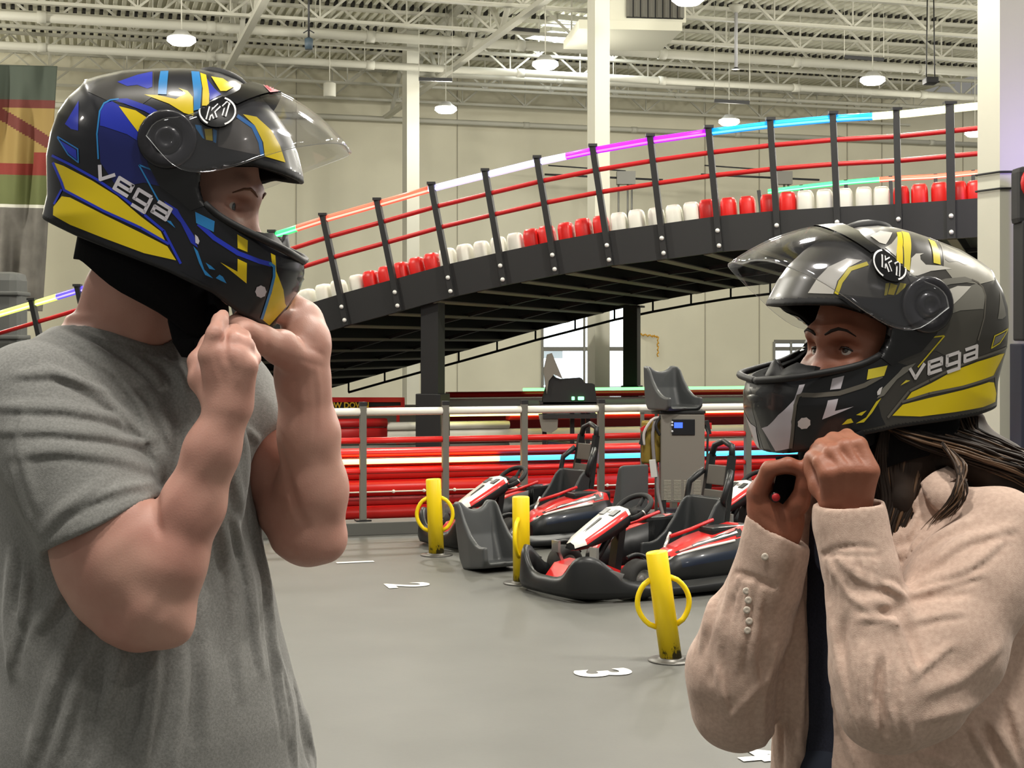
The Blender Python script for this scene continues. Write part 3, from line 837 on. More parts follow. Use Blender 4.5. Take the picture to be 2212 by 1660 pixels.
# ------------------------------------------------------------------ pit guard rail, kerb and track barriers
GA = 12.02
def on(a, px, z): p = ab(px, a, WB); return Vector((p.x, p.y, z))
gr = empty('guard_rail', on(GA, 1132, 0)); G0 = gr.location
tag(gr, 'pit guard rail with grey posts, white top tube and red lower tubes', 'railing')
PX = [-300, -120, 70, 250, 430, 602, 784, 962, 1132, 1298, 1455, 1615, 1770, 1920]
for px in PX:
    p = on(GA, px, 0)-G0; mb = MB(); mb.box((p.x, p.y, .55), (.05, .05, .94), Euler((0, 0, RA)).to_matrix()); o = mb.build('post', M_grey, gr)
    MB().box((p.x, p.y, 1.025), (.056, .056, .03), Euler((0, 0, RA)).to_matrix()).build('cap', M_black, o)
    MB().box((p.x, p.y, .105), (.12, .10, .015), Euler((0, 0, RA)).to_matrix()).build('base_plate', M_black, o)
for z, r, m, nm in ((.962, .031, M_whitep, 'white_tube'), (.735, .024, M_red, 'red_tube'), (.49, .022, M_red, 'red_tube')):
    for i in range(len(PX)-1):
        a = on(GA, PX[i]+6, z)-G0; b = on(GA, PX[i+1]-6, z)-G0
        mb = MB(); mb.tube([a, a.lerp(b, .01), a.lerp(b, .99), b], [r*.8, r, r, r*.8], 12); mb.build(nm, m, gr)
mb = MB(); a = on(GA, -380, .05); b = on(GA, 2050, .05); mb.bar(a, b, .26, .1, bevel=.006)
o = mb.build('kerb', mat('dark_grey_kerb', (88, 88, 84), .6), origin=on(GA, 1132, 0)); o['kind'] = 'structure'
def barrier(a, px0, px1, planks, led, lab, name='track_barrier', thick=.16):
    root = empty(name, on(a, (px0+px1)/2, 0)); R0 = root.location; n = Vector((-UY, UX, 0))
    def plank(x0, x1, z0, z1, m, bulge):
        mb = MB(); mb.smooth = True; rings = []
        for px in (x0, x1):
            q = on(a, px, 0)-R0; ring = []
            for k in range(9):
                t = k/8; ring.append(q-n*(bulge*math.sin(PI*t)**.6)+Vector((0, 0, z0+(z1-z0)*t)))
            ring += [q+n*thick+Vector((0, 0, z1)), q+n*thick+Vector((0, 0, z0))]; rings.append(ring)
        mb.loft(rings).build('plank', m, root)
    for x0, x1, z0, z1, m, bu in planks: plank(x0, x1, z0, z1, m, bu)
    for x0, x1, z, rgb, nm, e in led:
        mb = MB(); p0 = on(a-.06, x0, z)-R0; p1 = on(a-.06, x1, z)-R0; mb.tube([p0, p1], .022, 8); mb.build('light_strip', glow(nm, rgb, e), root)
    tag(root, lab, 'barrier'); return root
A0, A1 = -420, 2150
M_redm = mat('red_barrier_plastic_dark', (168, 26, 26), .45)
bA = barrier(12.95, A0, A1, [(A0, A1, .535, .60, M_red, .05), (A0, A1, .455, .53, M_redm, .02), (A0, A1, .345, .45, M_red, .04), (A0, A1, .20, .34, M_red, .06), (A0, A1, .125, .195, M_redm, .012), (A0, A1, .0, .12, M_red, .05)],
        [(A0, 1078, .502, (255, 236, 130), 'warm_led', 3.2), (1078, A1, .502, (70, 190, 255), 'cyan_led', 2.6)], 'low red plank track barrier with bright light strip just behind the railing')
R0 = bA.location; mb = MB(); mb.tube([on(12.86, 500, .245)-R0, on(12.86, 1900, .245)-R0], .007, 6)
for k in range(24): mb.ball(on(12.86, 520+k*66, .245)-R0, .016, 8)
mb.build('tension_cable', M_whitep, bA)
barrier(18.2, 640, 2150, [(640, 836, .50, .60, M_redm, .04), (836, 1100, .46, .55, M_whitep, .04), (1100, 2150, .56, .66, M_red, .04), (640, 836, .36, .49, M_redm, .02), (836, 2150, .30, .45, M_whitep, .03), (640, 1100, .05, .28, mat('grey_barrier', (112, 110, 104), .6), .03), (1100, 2150, .05, .28, M_whitep, .03)],
        [(900, 2150, .64, (255, 250, 130), 'lemon_led', 4.0)], 'white and red track barrier with lemon light strip under the ramp')
barrier(21.6, 620, 2300, [(968, 2300, .72, .80, M_red, .05), (620, 968, .35, .62, mat('pale_barrier', (196, 192, 178), .6), .02), (968, 2300, .56, .70, M_whitep, .03), (968, 2300, .05, .54, M_redm, .03)],
        [(1130, 2300, .83, (120, 240, 130), 'green_led', 3.0)], 'farthest red and white track barrier with green light strip')
# SLOW DOWN board
pz = on(19.5, 800, 0); r = empty('slow_down_sign', (pz.x, pz.y, 0)); 
def sg(px, py): return PL(px, py, 19.5, WB)-r.location
mb = MB()
for a, b in (((640, 864), (873, 864)), ((640, 893), (873, 881)), ((870, 863), (870, 883)), ((642, 863), (642, 893))): mb.bar(sg(*a), sg(*b), .05, .06)
for px in (660, 860): mb.bar(sg(px, 880), Vector((sg(px, 880).x, sg(px, 880).y, 0)), .04, .04)
mb.build('sign_frame', M_red, r)
mb = MB(); q = [sg(642, 890), sg(868, 884), sg(868, 866), sg(642, 866)]; mb.add(q+[v+Vector((-UY, UX, 0))*.02 for v in q], [(0, 1, 2, 3), (4, 7, 6, 5), (0, 3, 7, 4), (1, 5, 6, 2), (2, 6, 7, 3), (0, 4, 5, 1)]); mb.build('sign_panel', M_dark, r)
vs, fs = text_mesh('SLOW DOWN', .105, .003); mb = MB(); c = sg(744, 876.5)+Vector((UY, -UX, 0))*.03
mb.add([c+Vector((UX, UY, 0))*v.x*.92+Vector((0, 0, 1))*v.y for v in vs], fs); mb.build('lettering', mat('sign_yellow', (240, 196, 40), .5), r)
tag(r, 'red framed black board with yellow SLOW DOWN lettering behind the raised forearm', 'sign')
# black parts rack under the ramp
p = P(1203, 0, 17.0); r = empty('parts_rack', (p.x, p.y, 0)); Yq = 17.0
def rq(px, py, dy=0.0): v = P(px, py, Yq+dy); return v-r.location
mb = MB()
mb.prism([(rq(x, y).x, rq(x, y).z) for x, y in ((1172, 862), (1182, 828), (1190, 805), (1200, 816), (1212, 820), (1255, 817), (1263, 829), (1282, 830), (1287, 870), (1172, 872))], -.25, .3); mb.build('stacked_bodywork', M_dark, r)
mb = MB(); mb.prism([(rq(x, y).x, rq(x, y).z) for x, y in ((1173, 800), (1181, 766), (1191, 763), (1214, 818), (1195, 808), (1184, 822), (1180, 850))], -.28, -.1); mb.build('grey_fairing', mat('grey_fairing', (116, 112, 104), .5), r)
mb = MB(); mb.bar(rq(1165, 872), rq(1290, 872), .5, .05); mb.bar(rq(1172, 898), rq(1288, 898), .45, .05); mb.build('shelf', M_black, r)
for px in (1176, 1236, 1259, 1270): mb = MB(); q = rq(px, 870); mb.bar(q, Vector((q.x, q.y, 0)), .05, .05); mb.build('leg', M_black, r)
mb = MB(); mb.prism([(rq(x, y).x, rq(x, y).z) for x, y in ((1163, 895), (1205, 893), (1203, 925), (1190, 934), (1170, 930))], -.2, .1); mb.build('hanging_body', mat('grey_fairing', (116, 112, 104), .5), r)
mb = MB(); mb.prism([(rq(x, y).x, rq(x, y).z) for x, y in ((1184, 952), (1260, 962), (1262, 970), (1180, 970))], -.2, .2); mb.build('lower_crate', mat('dark_blue_vinyl', (30, 32, 48), .6), r)
for x, wd in ((1238, .035), (1255, .07)):
    q = rq(x, 861, -.27); MB().box((q.x, q.y, q.z), (wd, .03, .04), bevel=.008).build('indicator_light', glow('green_indicator', (120, 255, 150), 3.0), r)
tag(r, 'black rack stacked with dark kart bodywork in front of the bright doorway', 'rack')
# ------------------------------------------------------------------ bollards
M_yel = mat('yellow_post_paint', (238, 206, 20), .38, spec=.4)
def post_material():
    m = mat('worn_yellow_post', (236, 204, 18), .4); nt = m.node_tree; b = nt.nodes['Principled BSDF']
    tc = nt.nodes.new('ShaderNodeTexCoord'); sp = nt.nodes.new('ShaderNodeSeparateXYZ'); nt.links.new(tc.outputs['Object'], sp.inputs[0])
    n = nt.nodes.new('ShaderNodeTexNoise'); n.inputs['Scale'].default_value = 26; n.inputs['Detail'].default_value = 8; n.inputs['Roughness'].default_value = .75
    mp = nt.nodes.new('ShaderNodeMapping'); mp.inputs['Scale'].default_value = (1, 1, .45); nt.links.new(tc.outputs['Object'], mp.inputs[0]); nt.links.new(mp.outputs[0], n.inputs['Vector'])
    mr = nt.nodes.new('ShaderNodeMapRange'); mr.inputs[1].default_value = .22; mr.inputs[2].default_value = .0; mr.inputs[3].default_value = -.35; mr.inputs[4].default_value = .14; nt.links.new(sp.outputs[2], mr.inputs[0])
    ad = nt.nodes.new('ShaderNodeMath'); ad.operation = 'ADD'; nt.links.new(n.outputs['Fac'], ad.inputs[0]); nt.links.new(mr.outputs[0], ad.inputs[1])
    st = nt.nodes.new('ShaderNodeMapRange'); st.inputs[1].default_value = .53; st.inputs[2].default_value = .60; nt.links.new(ad.outputs[0], st.inputs[0])
    mx = nt.nodes.new('ShaderNodeMix'); mx.data_type = 'RGBA'; mx.inputs[6].default_value = lin((236, 204, 18)); mx.inputs[7].default_value = lin((70, 62, 22)); nt.links.new(st.outputs[0], mx.inputs[0]); nt.links.new(mx.outputs[2], b.inputs['Base Color'])
    return m
M_post = post_material(); M_plate = mat('steel_floor_plate', (92, 90, 86), .4, metal=.6)
bol = None
for (tx, ty), (bx, by), ang, lab in (((936, 1035), (943, 1200), 0.0, 'yellow steel post farthest away, beside the first kart'), ((1125, 1073), (1127, 1261), 1.25, 'yellow steel post with its handle edge-on in front of the second kart'),
                                     ((1418, 1192), (1450, 1428), 0.05, 'yellow steel post nearest to the woman, leaning, with scuffed foot')):
    b = PF(bx, by); t = P(tx, ty, b.y); ax = (t-b); L = ax.length
    r = empty('bollard', b)
    if bol is None:
        R0 = .054; mb = MB(); mb.lathe([(R0, .012), (R0, L-.006), (R0-.006, L), (.001, L)], 28); mb.build('post', M_post, r)
        for s_ in (-1, 1):
            mb = MB(); pts = []
            for k in range(13):
                tt = k/12; z = .17*L/.53+tt*.235; x = (R0-.004)+.078*math.sin(PI*tt)**.62; pts.append((s_*x, 0, z))
            mb.tube(pts, .0135, 10); mb.build('handle', M_yel, r)
        mb = MB(); mb.lathe([(.115, .0), (.115, .006), (.110, .009), (.07, .009), (.068, .016), (.056, .018)], 28); mb.build('base_plate', M_plate, r); bol = r
    else:
        bpy.data.objects.remove(r); r = copy_tree(bol); r.location = b; s0 = L/bolL; r.scale = (s0, s0, s0)
    if bol is r: bolL = L
    r.rotation_euler = (Matrix.Rotation(math.atan2(ax.x, ax.z), 3, 'Y') @ Matrix.Rotation(ang, 3, 'Z')).to_euler()
    for ch in r.children:                                 # the plate stays flat on the floor
        if ch.name.startswith('base_plate'): ch.rotation_euler = r.rotation_euler.to_matrix().inverted().to_euler()
    tag(r, lab, 'bollard', 'yellow pit posts')

# ------------------------------------------------------------------ seats
M_seat = mat('grey_seat_plastic', (70, 72, 73), .42, noise=.06, nscale=5)
M_kseat = mat('dark_kart_seat', (44, 46, 47), .4)
def seat_mesh(hgt=1.0, ears=True, wd=.18):
    g = SDF((-.34, -.24, -.03), (.29, .24, .62*hgt+.06), .007)
    def prof(pts): return [(x, z*hgt) for x, z in pts]
    PO = prof([(-.135, .0), (.17, .0), (.215, .05), (.215, .15), (.14, .155), (.09, .175), (.02, .235), (-.05, .34), (-.10, .45), (-.135, .49), (-.215, .50), (-.205, .30), (-.185, .08)])
    PI_ = prof([(-.10, .05), (-.07, .035), (.60, .035), (.60, .9), (-.16, .9), (-.165, .5), (-.15, .25)])
    X, Z = g.ax[0][:, None], g.ax[2][None, :]; do = poly_dist(X, Z, PO)[:, None, :]; di = poly_dist(X, Z, PI_)[:, None, :]; Yb = np.abs(g.ax[1])[None, :, None]
    a = Yb-wd+.02*np.clip(-g.ax[0]*4, 0, 1)[:, None, None]
    o = np.minimum(np.maximum(do+.02, a+.02), 0)+np.sqrt(np.maximum(do+.02, 0)**2+np.maximum(a+.02, 0)**2)-.02
    b = Yb-(wd-.034); i = np.minimum(np.maximum(di+.03, b+.03), 0)+np.sqrt(np.maximum(di+.03, 0)**2+np.maximum(b+.03, 0)**2)-.03
    g.F = np.maximum(o, -i).astype(np.float32)
    if ears: g.ell((-.19, 0, .52*hgt), (.12, .105, .085*hgt), None, .03, 's')
    g.ridge([(.0, 0, .035*hgt), (.2, 0, .035*hgt)], .012, .012)
    g.blur(2); return g.surface()
sv_, sq_ = seat_mesh()
s1 = np_mesh('spare_seat', sv_, sq_, M_seat); C.objects.unlink(s1); C.objects.link(s1)
p = PF(1062, 1236); s1.location = (p.x, p.y+.10, .012); s1.scale = (.92, .92, .92); s1.rotation_euler = (.0, math.radians(-9), math.radians(-58)); tag(s1, 'grey bucket seat shell lying on the floor between two yellow posts', 'seat', 'spare grey seat shells')
# ------------------------------------------------------------------ charger with a seat on top
pc = P(1472, HY, 11.75); ch = empty('battery_charger', (pc.x, pc.y, 0), math.radians(-2))
M_cab = mat('charger_grey', (124, 120, 112), .5, metal=.2)
mb = MB(); mb.box((0, 0, .60), (.345, .26, .70), bevel=.012); cab = mb.build('cabinet', M_cab, ch)
mb = MB(); mb.box((0, 0, .962), (.36, .28, .022), bevel=.004); mb.build('top_cover', M_dark, ch)
mb = MB(); mb.box((.005, -.133, .845), (.18, .012, .125), bevel=.004); pn = mb.build('control_panel', mat('panel_black', (24, 26, 30), .35), ch)
mb = MB(); mb.box((-.035, -.141, .86), (.066, .006, .044)); mb.build('display', glow('blue_display', (60, 96, 236), 1.3), pn)
for z in (.883, .86, .812): mb = MB(); mb.lathe([(.0085, 0), (.0085, .004), (.0001, .005)], 12, Matrix.Translation((-.083, -.138, z)) @ Matrix.Rotation(PI/2, 4, 'X')); mb.build('button', mat('pale_button', (214, 218, 222), .4), pn)
mb = MB()
for k in range(4):
    for i in range(14): mb.box((-.12+k*.078, -.1315, .275+i*.0115), (.056, .006, .005))
mb.build('vent_grille', mat('vent_light', (168, 164, 150), .5), ch)
mb = MB()
for x in (-.15, .15):
    for y in (-.11, .11): mb.bar((x, y, 0), (x, y, .27), .04, .04)
mb.box((0, 0, .10), (.40, .32, .16)); mb.build('stand', M_black, ch)
mb = MB(); mb.bar((-.31, .0, .0), (-.31, 0, .955), .03, .03); mb.bar((-.20, 0, .0), (-.20, 0, .955), .025, .025); mb.bar((-.33, 0, .955), (-.16, 0, .955), .03, .03); mb.build('side_frame', M_grey, ch)
M_coil = mat('brass_coil', (150, 128, 58), .45, metal=.4)
for x, z in ((-.272, .72), (-.205, .73)):
    mb = MB(); mb.lathe([(.045, -.17), (.05, -.15), (.05, .15), (.045, .17)], 16, Matrix.Translation((x, .0, z))); mb.build('winding_drum', M_coil, ch)
for pts, m, r_ in ((((-.30, -.08, .70), (-.30, -.10, .80), (-.24, -.12, .90), (-.18, -.1, .92)), mat('white_hose', (196, 190, 186), .5), .011), (((-.21, -.10, .9), (-.235, -.12, .80), (-.225, -.13, .60), (-.20, -.13, .45), (-.19, -.14, .30), (-.12, -.2, .02)), mat('grey_hose', (120, 116, 116), .5), .014),
                   (((-.17, -.1, .93), (-.21, -.13, .86), (-.18, -.12, .78)), M_dark, .012), (((.18, -.05, .85), (.20, -.10, .80), (.195, -.12, .72), (.19, -.10, .2)), M_dark, .010)):
    mb = MB(); mb.tube(resamp2([Vector(a) for a in pts], 18), r_, 8); mb.build('cable', m, ch)
mb = MB(); mb.box((-.232, -.135, .52), (.05, .03, .14), Euler((0, -.12, 0)).to_matrix(), bevel=.004); mb.build('power_connector', mat('white_connector', (190, 190, 186), .5), ch)
mb = MB(); mb.box((-.31, -.07, .76), (.03, .04, .12), Euler((0, .3, 0)).to_matrix()); mb.mi = 1; mb.box((-.305, -.07, .83), (.05, .03, .03), Euler((0, -.6, 0)).to_matrix()); mb.build('clamp', [M_black, M_redd], ch)
mb = MB(); mb.box((.205, -.06, .84), (.03, .04, .11), Euler((0, -.2, 0)).to_matrix()); mb.mi = 1; mb.box((.222, -.06, .85), (.02, .03, .05)); mb.build('clamp', [M_black, M_redd], ch)
tag(ch, 'grey battery charger cabinet with small blue display and hoses', 'charger')
s2 = np_mesh('spare_seat', sv_, sq_, M_seat); s2.location = (pc.x-.075, pc.y, .974); s2.scale = (.92, .92, .70); s2.rotation_euler = (0, 0, math.radians(-62)); tag(s2, 'grey bucket seat shell resting on top of the charger cabinet', 'seat', 'spare grey seat shells')

# ------------------------------------------------------------------ karts
M_kb = mat('kart_black_plastic', (30, 31, 32), .38, spec=.45); M_kr = mat('kart_red', (206, 36, 36), .3, coat=.3); M_kw = mat('kart_white', (232, 230, 222), .3, coat=.3); M_tyre = mat('tyre_rubber', (34, 33, 32), .8); M_hub = mat('polished_hub', (196, 194, 190), .25, metal=.8)
M_knavy = mat('kart_dark_navy', (20, 30, 46), .35, coat=.3)
ksv, ksq = seat_mesh(.95, False, .19)
px_ = P(1358, HY, 10.93)
s3 = np_mesh('spare_seat', ksv, ksq, M_seat); s3.location = (.855, 10.98, .02); s3.scale = (.46, .74, 1.24); s3.rotation_euler = (0, .0, math.radians(124)); tag(s3, 'grey seat shell standing upright beside the charger behind the steering wheel', 'seat', 'spare grey seat shells')

def make_kart():
    k = empty('go_kart')
    # bumper ring all round: plan outline (x forward, y left) with the height of its upper edge
    O = [(.83, 0, .135), (.82, .16, .150), (.80, .275, .262), (.72, .355, .272), (.62, .40, .20), (.52, .43, .135), (.25, .485, .108), (-.1, .52, .112), (-.45, .53, .125), (-.72, .52, .19), (-.84, .42, .22), (-.88, .2, .23), (-.885, 0, .23)]
    O = O+[(x, -y, h) for x, y, h in O[-2:0:-1]]
    n = len(O); Pn = []
    for i in range(n):
        for j in range(4):
            t = j/4; p0, p1, p2, p3 = (Vector(O[(i+d) % n]) for d in (-1, 0, 1, 2))
            Pn.append(.5*((2*p1)+(p2-p0)*t+(2*p0-5*p1+4*p2-p3)*t*t+(3*p1-p0-3*p2+p3)*t**3))
    rings = []; N = len(Pn)
    for i in range(N):
        p = Pn[i]; d = Pn[(i+1) % N]-Pn[i-1]; nn = Vector((d.y, -d.x, 0)).normalized(); nn = nn if nn.dot(Vector((p.x, p.y, 0))) > 0 else -nn
        b = Vector((p.x, p.y, 0)); h = p.z
        rings.append([b+nn*-.03+Vector((0, 0, .035)), b+nn*.015+Vector((0, 0, .028)), b+nn*.03+Vector((0, 0, .07)), b+nn*.018+Vector((0, 0, h-.035)), b+nn*.004+Vector((0, 0, h)), b-nn*.02+Vector((0, 0, h-.004)), b-nn*.035+Vector((0, 0, h-.05))])
    mb = MB(); mb.smooth = True; mb.loft(rings+[rings[0]], caps=False); mb.build('bumper', M_kb, k)
    for s_ in (-1, 1):                                    # moulded recess on the front corners
        mb = MB(); mb.smooth = True; mb.loft([[Vector((.79, s_*.29, .10)), Vector((.775, s_*.305, .165)), Vector((.77, s_*.30, .17))], [Vector((.70, s_*.385, .10)), Vector((.68, s_*.392, .205)), Vector((.67, s_*.385, .212))], [Vector((.58, s_*.432, .12)), Vector((.56, s_*.435, .165)), Vector((.55, s_*.43, .17))]], caps=False, closed=False); mb.build('corner_scoop', mat('scuffed_bumper', (60, 58, 56), .5), k)
    mb = MB(); mb.box((.0, 0, .055), (1.5, .62, .025)); mb.box((-.25, 0, .075), (.9, .5, .02)); mb.build('floor_tray', M_dark, k)
    for s_ in (-1, 1):
        mb = MB(); mb.tube([(.70, s_*.16, .085), (.2, s_*.2, .085), (-.4, s_*.26, .09), (-.8, s_*.26, .1)], .016, 8); mb.build('chassis_tube', M_kr, k)
    for s_ in (-1, 1):
        mb = MB(); mb.prism([(.70, .085), (.42, .085), (.40, .15), (.50, .19), (.62, .17)], s_*.12-.08, s_*.12+.08); mb.build('footwell_cover', M_kr, k)
        mb = MB(); mb.bar((.52, s_*.20, .09), (.60, s_*.20, .26), .02, .02); mb.box((.605, s_*.20, .27), (.02, .07, .07)); mb.build('pedal', M_hub, k)
    # nose panel rising to the steering wheel
    rings = []; 
    for x, z, w_, h_ in ((.64, .305, .05, .02), (.58, .338, .092, .055), (.47, .398, .108, .085), (.37, .452, .118, .10), (.28, .50, .124, .10), (.25, .505, .11, .09)):
        rings.append([Vector((x, -w_, z-h_)), Vector((x, -w_*1.04, z-.03)), Vector((x, -w_*.8, z)), Vector((x, 0, z+.012)), Vector((x, w_*.8, z)), Vector((x, w_*1.04, z-.03)), Vector((x, w_, z-h_)), Vector((x, 0, z-h_-.02))])
    mb = MB(); mb.smooth = True; nb = len(rings[0])
    vs = [p for r in rings for p in r]; o0 = len(mb.v); mb.v += [tuple(p) for p in vs]
    for i in range(len(rings)-1):
        for j in range(nb):
            c_ = 0
            if j in (2, 3): c_ = 1
            if j in (1, 4) : c_ = 2 if i in (1, 2, 3) else 1
            mb.f.append((i*nb+j, i*nb+(j+1) % nb, (i+1)*nb+(j+1) % nb, (i+1)*nb+j)); mb.m.append(c_); mb.sm.append(True)
    mb.f.append(tuple(range(nb))); mb.m.append(0); mb.sm.append(False); mb.f.append(tuple(range((len(rings)-1)*nb, len(rings)*nb))); mb.m.append(0); mb.sm.append(False)
    np_ = mb.build('nose_panel', [M_kb, M_kw, M_kr], k)
    mb = MB(); mb.bar((.56, 0, .356), (.40, 0, .452), .022, .004); mb.bar((.36, -.05, .468), (.30, -.05, .497), .05, .006); mb.bar((.36, .05, .468), (.30, .05, .497), .05, .006); mb.bar((.34, 0, .478), (.29, 0, .502), .03, .004); mb.build('nose_graphic', M_kb, np_)
    mb = MB(); mb.tube([(.60, 0, .10), (.42, 0, .22), (.25, 0, .44)], .022, 8); mb.bar((.30, .0, .08), (.24, 0, .44), .07, .05); mb.build('nose_bracket', M_kb, k)
    # steering
    R = Matrix.Translation((.14, 0, .50)) @ Matrix.Rotation(math.radians(38), 4, 'Y')
    sw = MB(); pts = [R @ Vector((.115*math.cos(a), .145*math.sin(a)*(1 if abs(math.sin(a)) < .9 else .98), 0)) for a in [2*PI*i/28 for i in range(28)]]; sw.tube(pts, .017, 10, closed=True)
    sw.tube([R @ Vector((0, -.13, -.01)), R @ Vector((0, 0, -.035)), R @ Vector((0, .13, -.01))], .013, 8); sw.tube([R @ Vector((-.1, 0, -.01)), R @ Vector((0, 0, -.035))], .013, 8); sw.lathe([(.04, -.05), (.045, -.02), (.0001, -.015)], 16, R); st = sw.build('steering_wheel', M_dark, k)
    for a in (.5, 1.3, -.5, -1.3): MB().tube([R @ Vector((.115*math.cos(a+d), .145*math.sin(a+d), 0)) for d in (-.04, .04)], .0185, 10).build('grip_band', M_hub, st)
    MB().tube([R @ Vector((0, 0, -.04)), (.34, 0, .30), (.50, 0, .12)], .013, 8).build('steering_column', M_hub, k)
    # wheels
    def wheel(x, y, r, wd, nm):
        M_ = Matrix.Translation((x, y, r+.004)) @ Matrix.Rotation(PI/2, 4, 'X'); h = wd/2
        o = MB().lathe([(r*.52, -h*.8), (r*.72, -h), (r*.93, -h*.9), (r, -h*.6), (r, h*.6), (r*.93, h*.9), (r*.72, h), (r*.52, h*.8)], 28, M_, caps=False).build(nm, M_tyre, k)
        MB().lathe([(r*.53, -h*.78), (r*.45, -h*.70), (r*.30, -h*.3), (r*.2, -h*.5), (.0001, -h*.55)], 20, M_, caps=False).lathe([(r*.53, h*.78), (r*.45, h*.70), (r*.30, h*.3), (r*.2, h*.5), (.0001, h*.55)], 20, M_, caps=False).build('hub', M_hub, o)
    for s_ in (-1, 1): wheel(.40, s_*.385, .118, .12, 'front_wheel'); wheel(-.62, s_*.40, .125, .17, 'rear_wheel')
    mb = MB(); mb.tube([(-.62, -.4, .128), (-.62, .4, .128)], .016, 8); mb.build('rear_axle', M_hub, k)
    for s_ in (-1, 1):
        mb = MB(); mb.tube([(.42, s_*.36, .12), (.42, s_*.18, .10)], .013, 8); mb.tube([(.36, s_*.33, .13), (.46, 0, .12)], .009, 6); mb.build('tie_rod', M_hub, k)
        mb = MB(); mb.tube([(.18, s_*.30, .09), (.10, s_*.27, .28), (.04, s_*.25, .36)], .012, 8); mb.build('support_strut', M_hub, k)
        mb = MB(); mb.tube([(.42+.15*math.cos(a), s_*.375, .119+.15*math.sin(a)) for a in [PI*(.35+.5*i/10) for i in range(11)]], .012, 6); mb.build('mud_guard', M_kb, k)
        # side pod
        rings = []
        for x, z0_, z1_, yo, yi, zt in ((.22, .06, .17, .40, .28, .20), (.14, .055, .23, .47, .27, .27), (-.05, .05, .25, .505, .26, .33), (-.25, .05, .26, .515, .26, .37), (-.42, .05, .27, .51, .27, .40), (-.50, .06, .27, .48, .29, .39)):
            rings.append([Vector((x, s_*yo, z0_)), Vector((x, s_*(yo+.012), z1_-.05)), Vector((x, s_*yo, z1_)), Vector((x, s_*(yo-.05), z1_+(zt-z1_)*.45)), Vector((x, s_*(yo*.55+yi*.45), zt-.012)), Vector((x, s_*yi, zt)), Vector((x, s_*yi, z0_))])
        mb = MB(); mb.smooth = True; nb = 7; mb.v += [tuple(p) for r in rings for p in r]
        for i in range(len(rings)-1):
            for j in range(nb): mb.f.append((i*nb+j, i*nb+(j+1) % nb, (i+1)*nb+(j+1) % nb, (i+1)*nb+j)); mb.m.append(1 if j in (3, 4) else 2 if j == 1 and i in (1, 2, 3) else 0); mb.sm.append(True)
        mb.f += [tuple(range(nb)), tuple(range((len(rings)-1)*nb, len(rings)*nb))]; mb.m += [0, 0]; mb.sm += [False, False]
        pod = mb.build('side_pod', [M_kb, M_kr, M_knavy], k)
        def podp(x, f):
            xs = [.22, .14, -.05, -.25, -.42, -.50]; i = max(0, min(4, next((q for q in range(5) if xs[q] >= x >= xs[q+1]), 4))); t = (xs[i]-x)/(xs[i]-xs[i+1])
            a_ = rings[i][3].lerp(rings[i+1][3], t); b_ = rings[i][4].lerp(rings[i+1][4], t); return a_.lerp(b_, f)+Vector((0, s_*.002, .004))
        def band(xa, xb, fa, fb, lift, m, nm, n=10):
            mb = MB(); up_ = Vector((0, s_*lift, lift)); va = [podp(xa+(xb-xa)*i/n, fa)+up_ for i in range(n+1)]; vb = [podp(xa+(xb-xa)*i/n, fb+.05*math.sin(i*2.1))+up_ for i in range(n+1)]
            mb.add(va+vb, [(i, i+1, n+2+i, n+1+i) for i in range(n)], True); mb.build(nm, m, pod, fix=False)
        band(.17, -.40, .28, .74, .0, M_kb, 'dark_band'); band(.0, -.36, .44, .60, .0015, M_kw, 'white_strip'); band(.10, .005, .40, .64, .0015, mat('kart_pink', (232, 130, 126), .35), 'pink_block', 4)
        mb = MB(); mb.smooth = True; L_ = [podp(x, -.14) for x in (.19, .1, 0, -.1, -.2, -.3)]; mb.tube(L_, .009, 6); mb.build('pod_stripe', M_kw, pod)
        mb = MB(); mb.add([podp(-.33, .1), podp(-.42, .1), podp(-.46, .9), podp(-.36, .9)], [(0, 1, 2, 3)]); mb.build('pod_panel', M_kb, pod)
        mb = MB(); mb.box((-.36, s_*.33, .24), (.36, .14, .30), bevel=.02); mb.build('battery_case', M_kb, k)
        mb = MB(); mb.tube([(.06, s_*.27, .34), (-.12, s_*.27, .375), (-.30, s_*.27, .42)], .012, 6); mb.build('seat_rail', M_redd, k)
    st = np_mesh('seat', ksv, ksq, M_kseat, k); st.location = (-.26, 0, .085); st.rotation_euler = (0, math.radians(-6), 0)
    # head restraint
    for s_ in (-1, 1):
        mb = MB(); mb.bar((-.50, s_*.12, .10), (-.62, s_*.10, .80), .035, .05); mb.build('hoop_post', M_kb, k)
        mb = MB(); mb.tube([(-.52, s_*.13, .45), (-.47, s_*.18, .52), (-.50, s_*.19, .62), (-.58, s_*.13, .70)], .022, 8); mb.build('shoulder_guard', M_kb, k)
    mb = MB(); mb.tube([(-.62, .10, .79), (-.635, .085, .86), (-.64, 0, .89), (-.635, -.085, .86), (-.62, -.10, .79)], .022, 8); mb.build('hoop_top', M_kb, k)
    mb = MB(); mb.box((-.575, 0, .67), (.02, .17, .13), Euler((0, -.17, 0)).to_matrix(), bevel=.006); mb.mi = 0; mb.box((-.545, 0, .50), (.02, .19, .15), Euler((0, -.17, 0)).to_matrix(), bevel=.006); mb.build('back_plate', mat('plate_grey', (96, 92, 86), .45, metal=.2), k)
    mb = MB(); mb.bar((-.52, .07, .30), (-.50, .03, .42), .02, .02); mb.build('buckle', mat('pale_webbing', (222, 206, 160), .6), k)
    mb = MB(); mb.box((-.78, 0, .20), (.10, .50, .10), bevel=.015); mb.build('rear_box', M_kb, k)
    mb = MB(); mb.box((-.70, -.30, .34), (.16, .10, .10), bevel=.02); mb.build('tail_module', M_redd, k)
    return k
HEAD = math.atan2(-.56, -.83)
kart = make_kart()
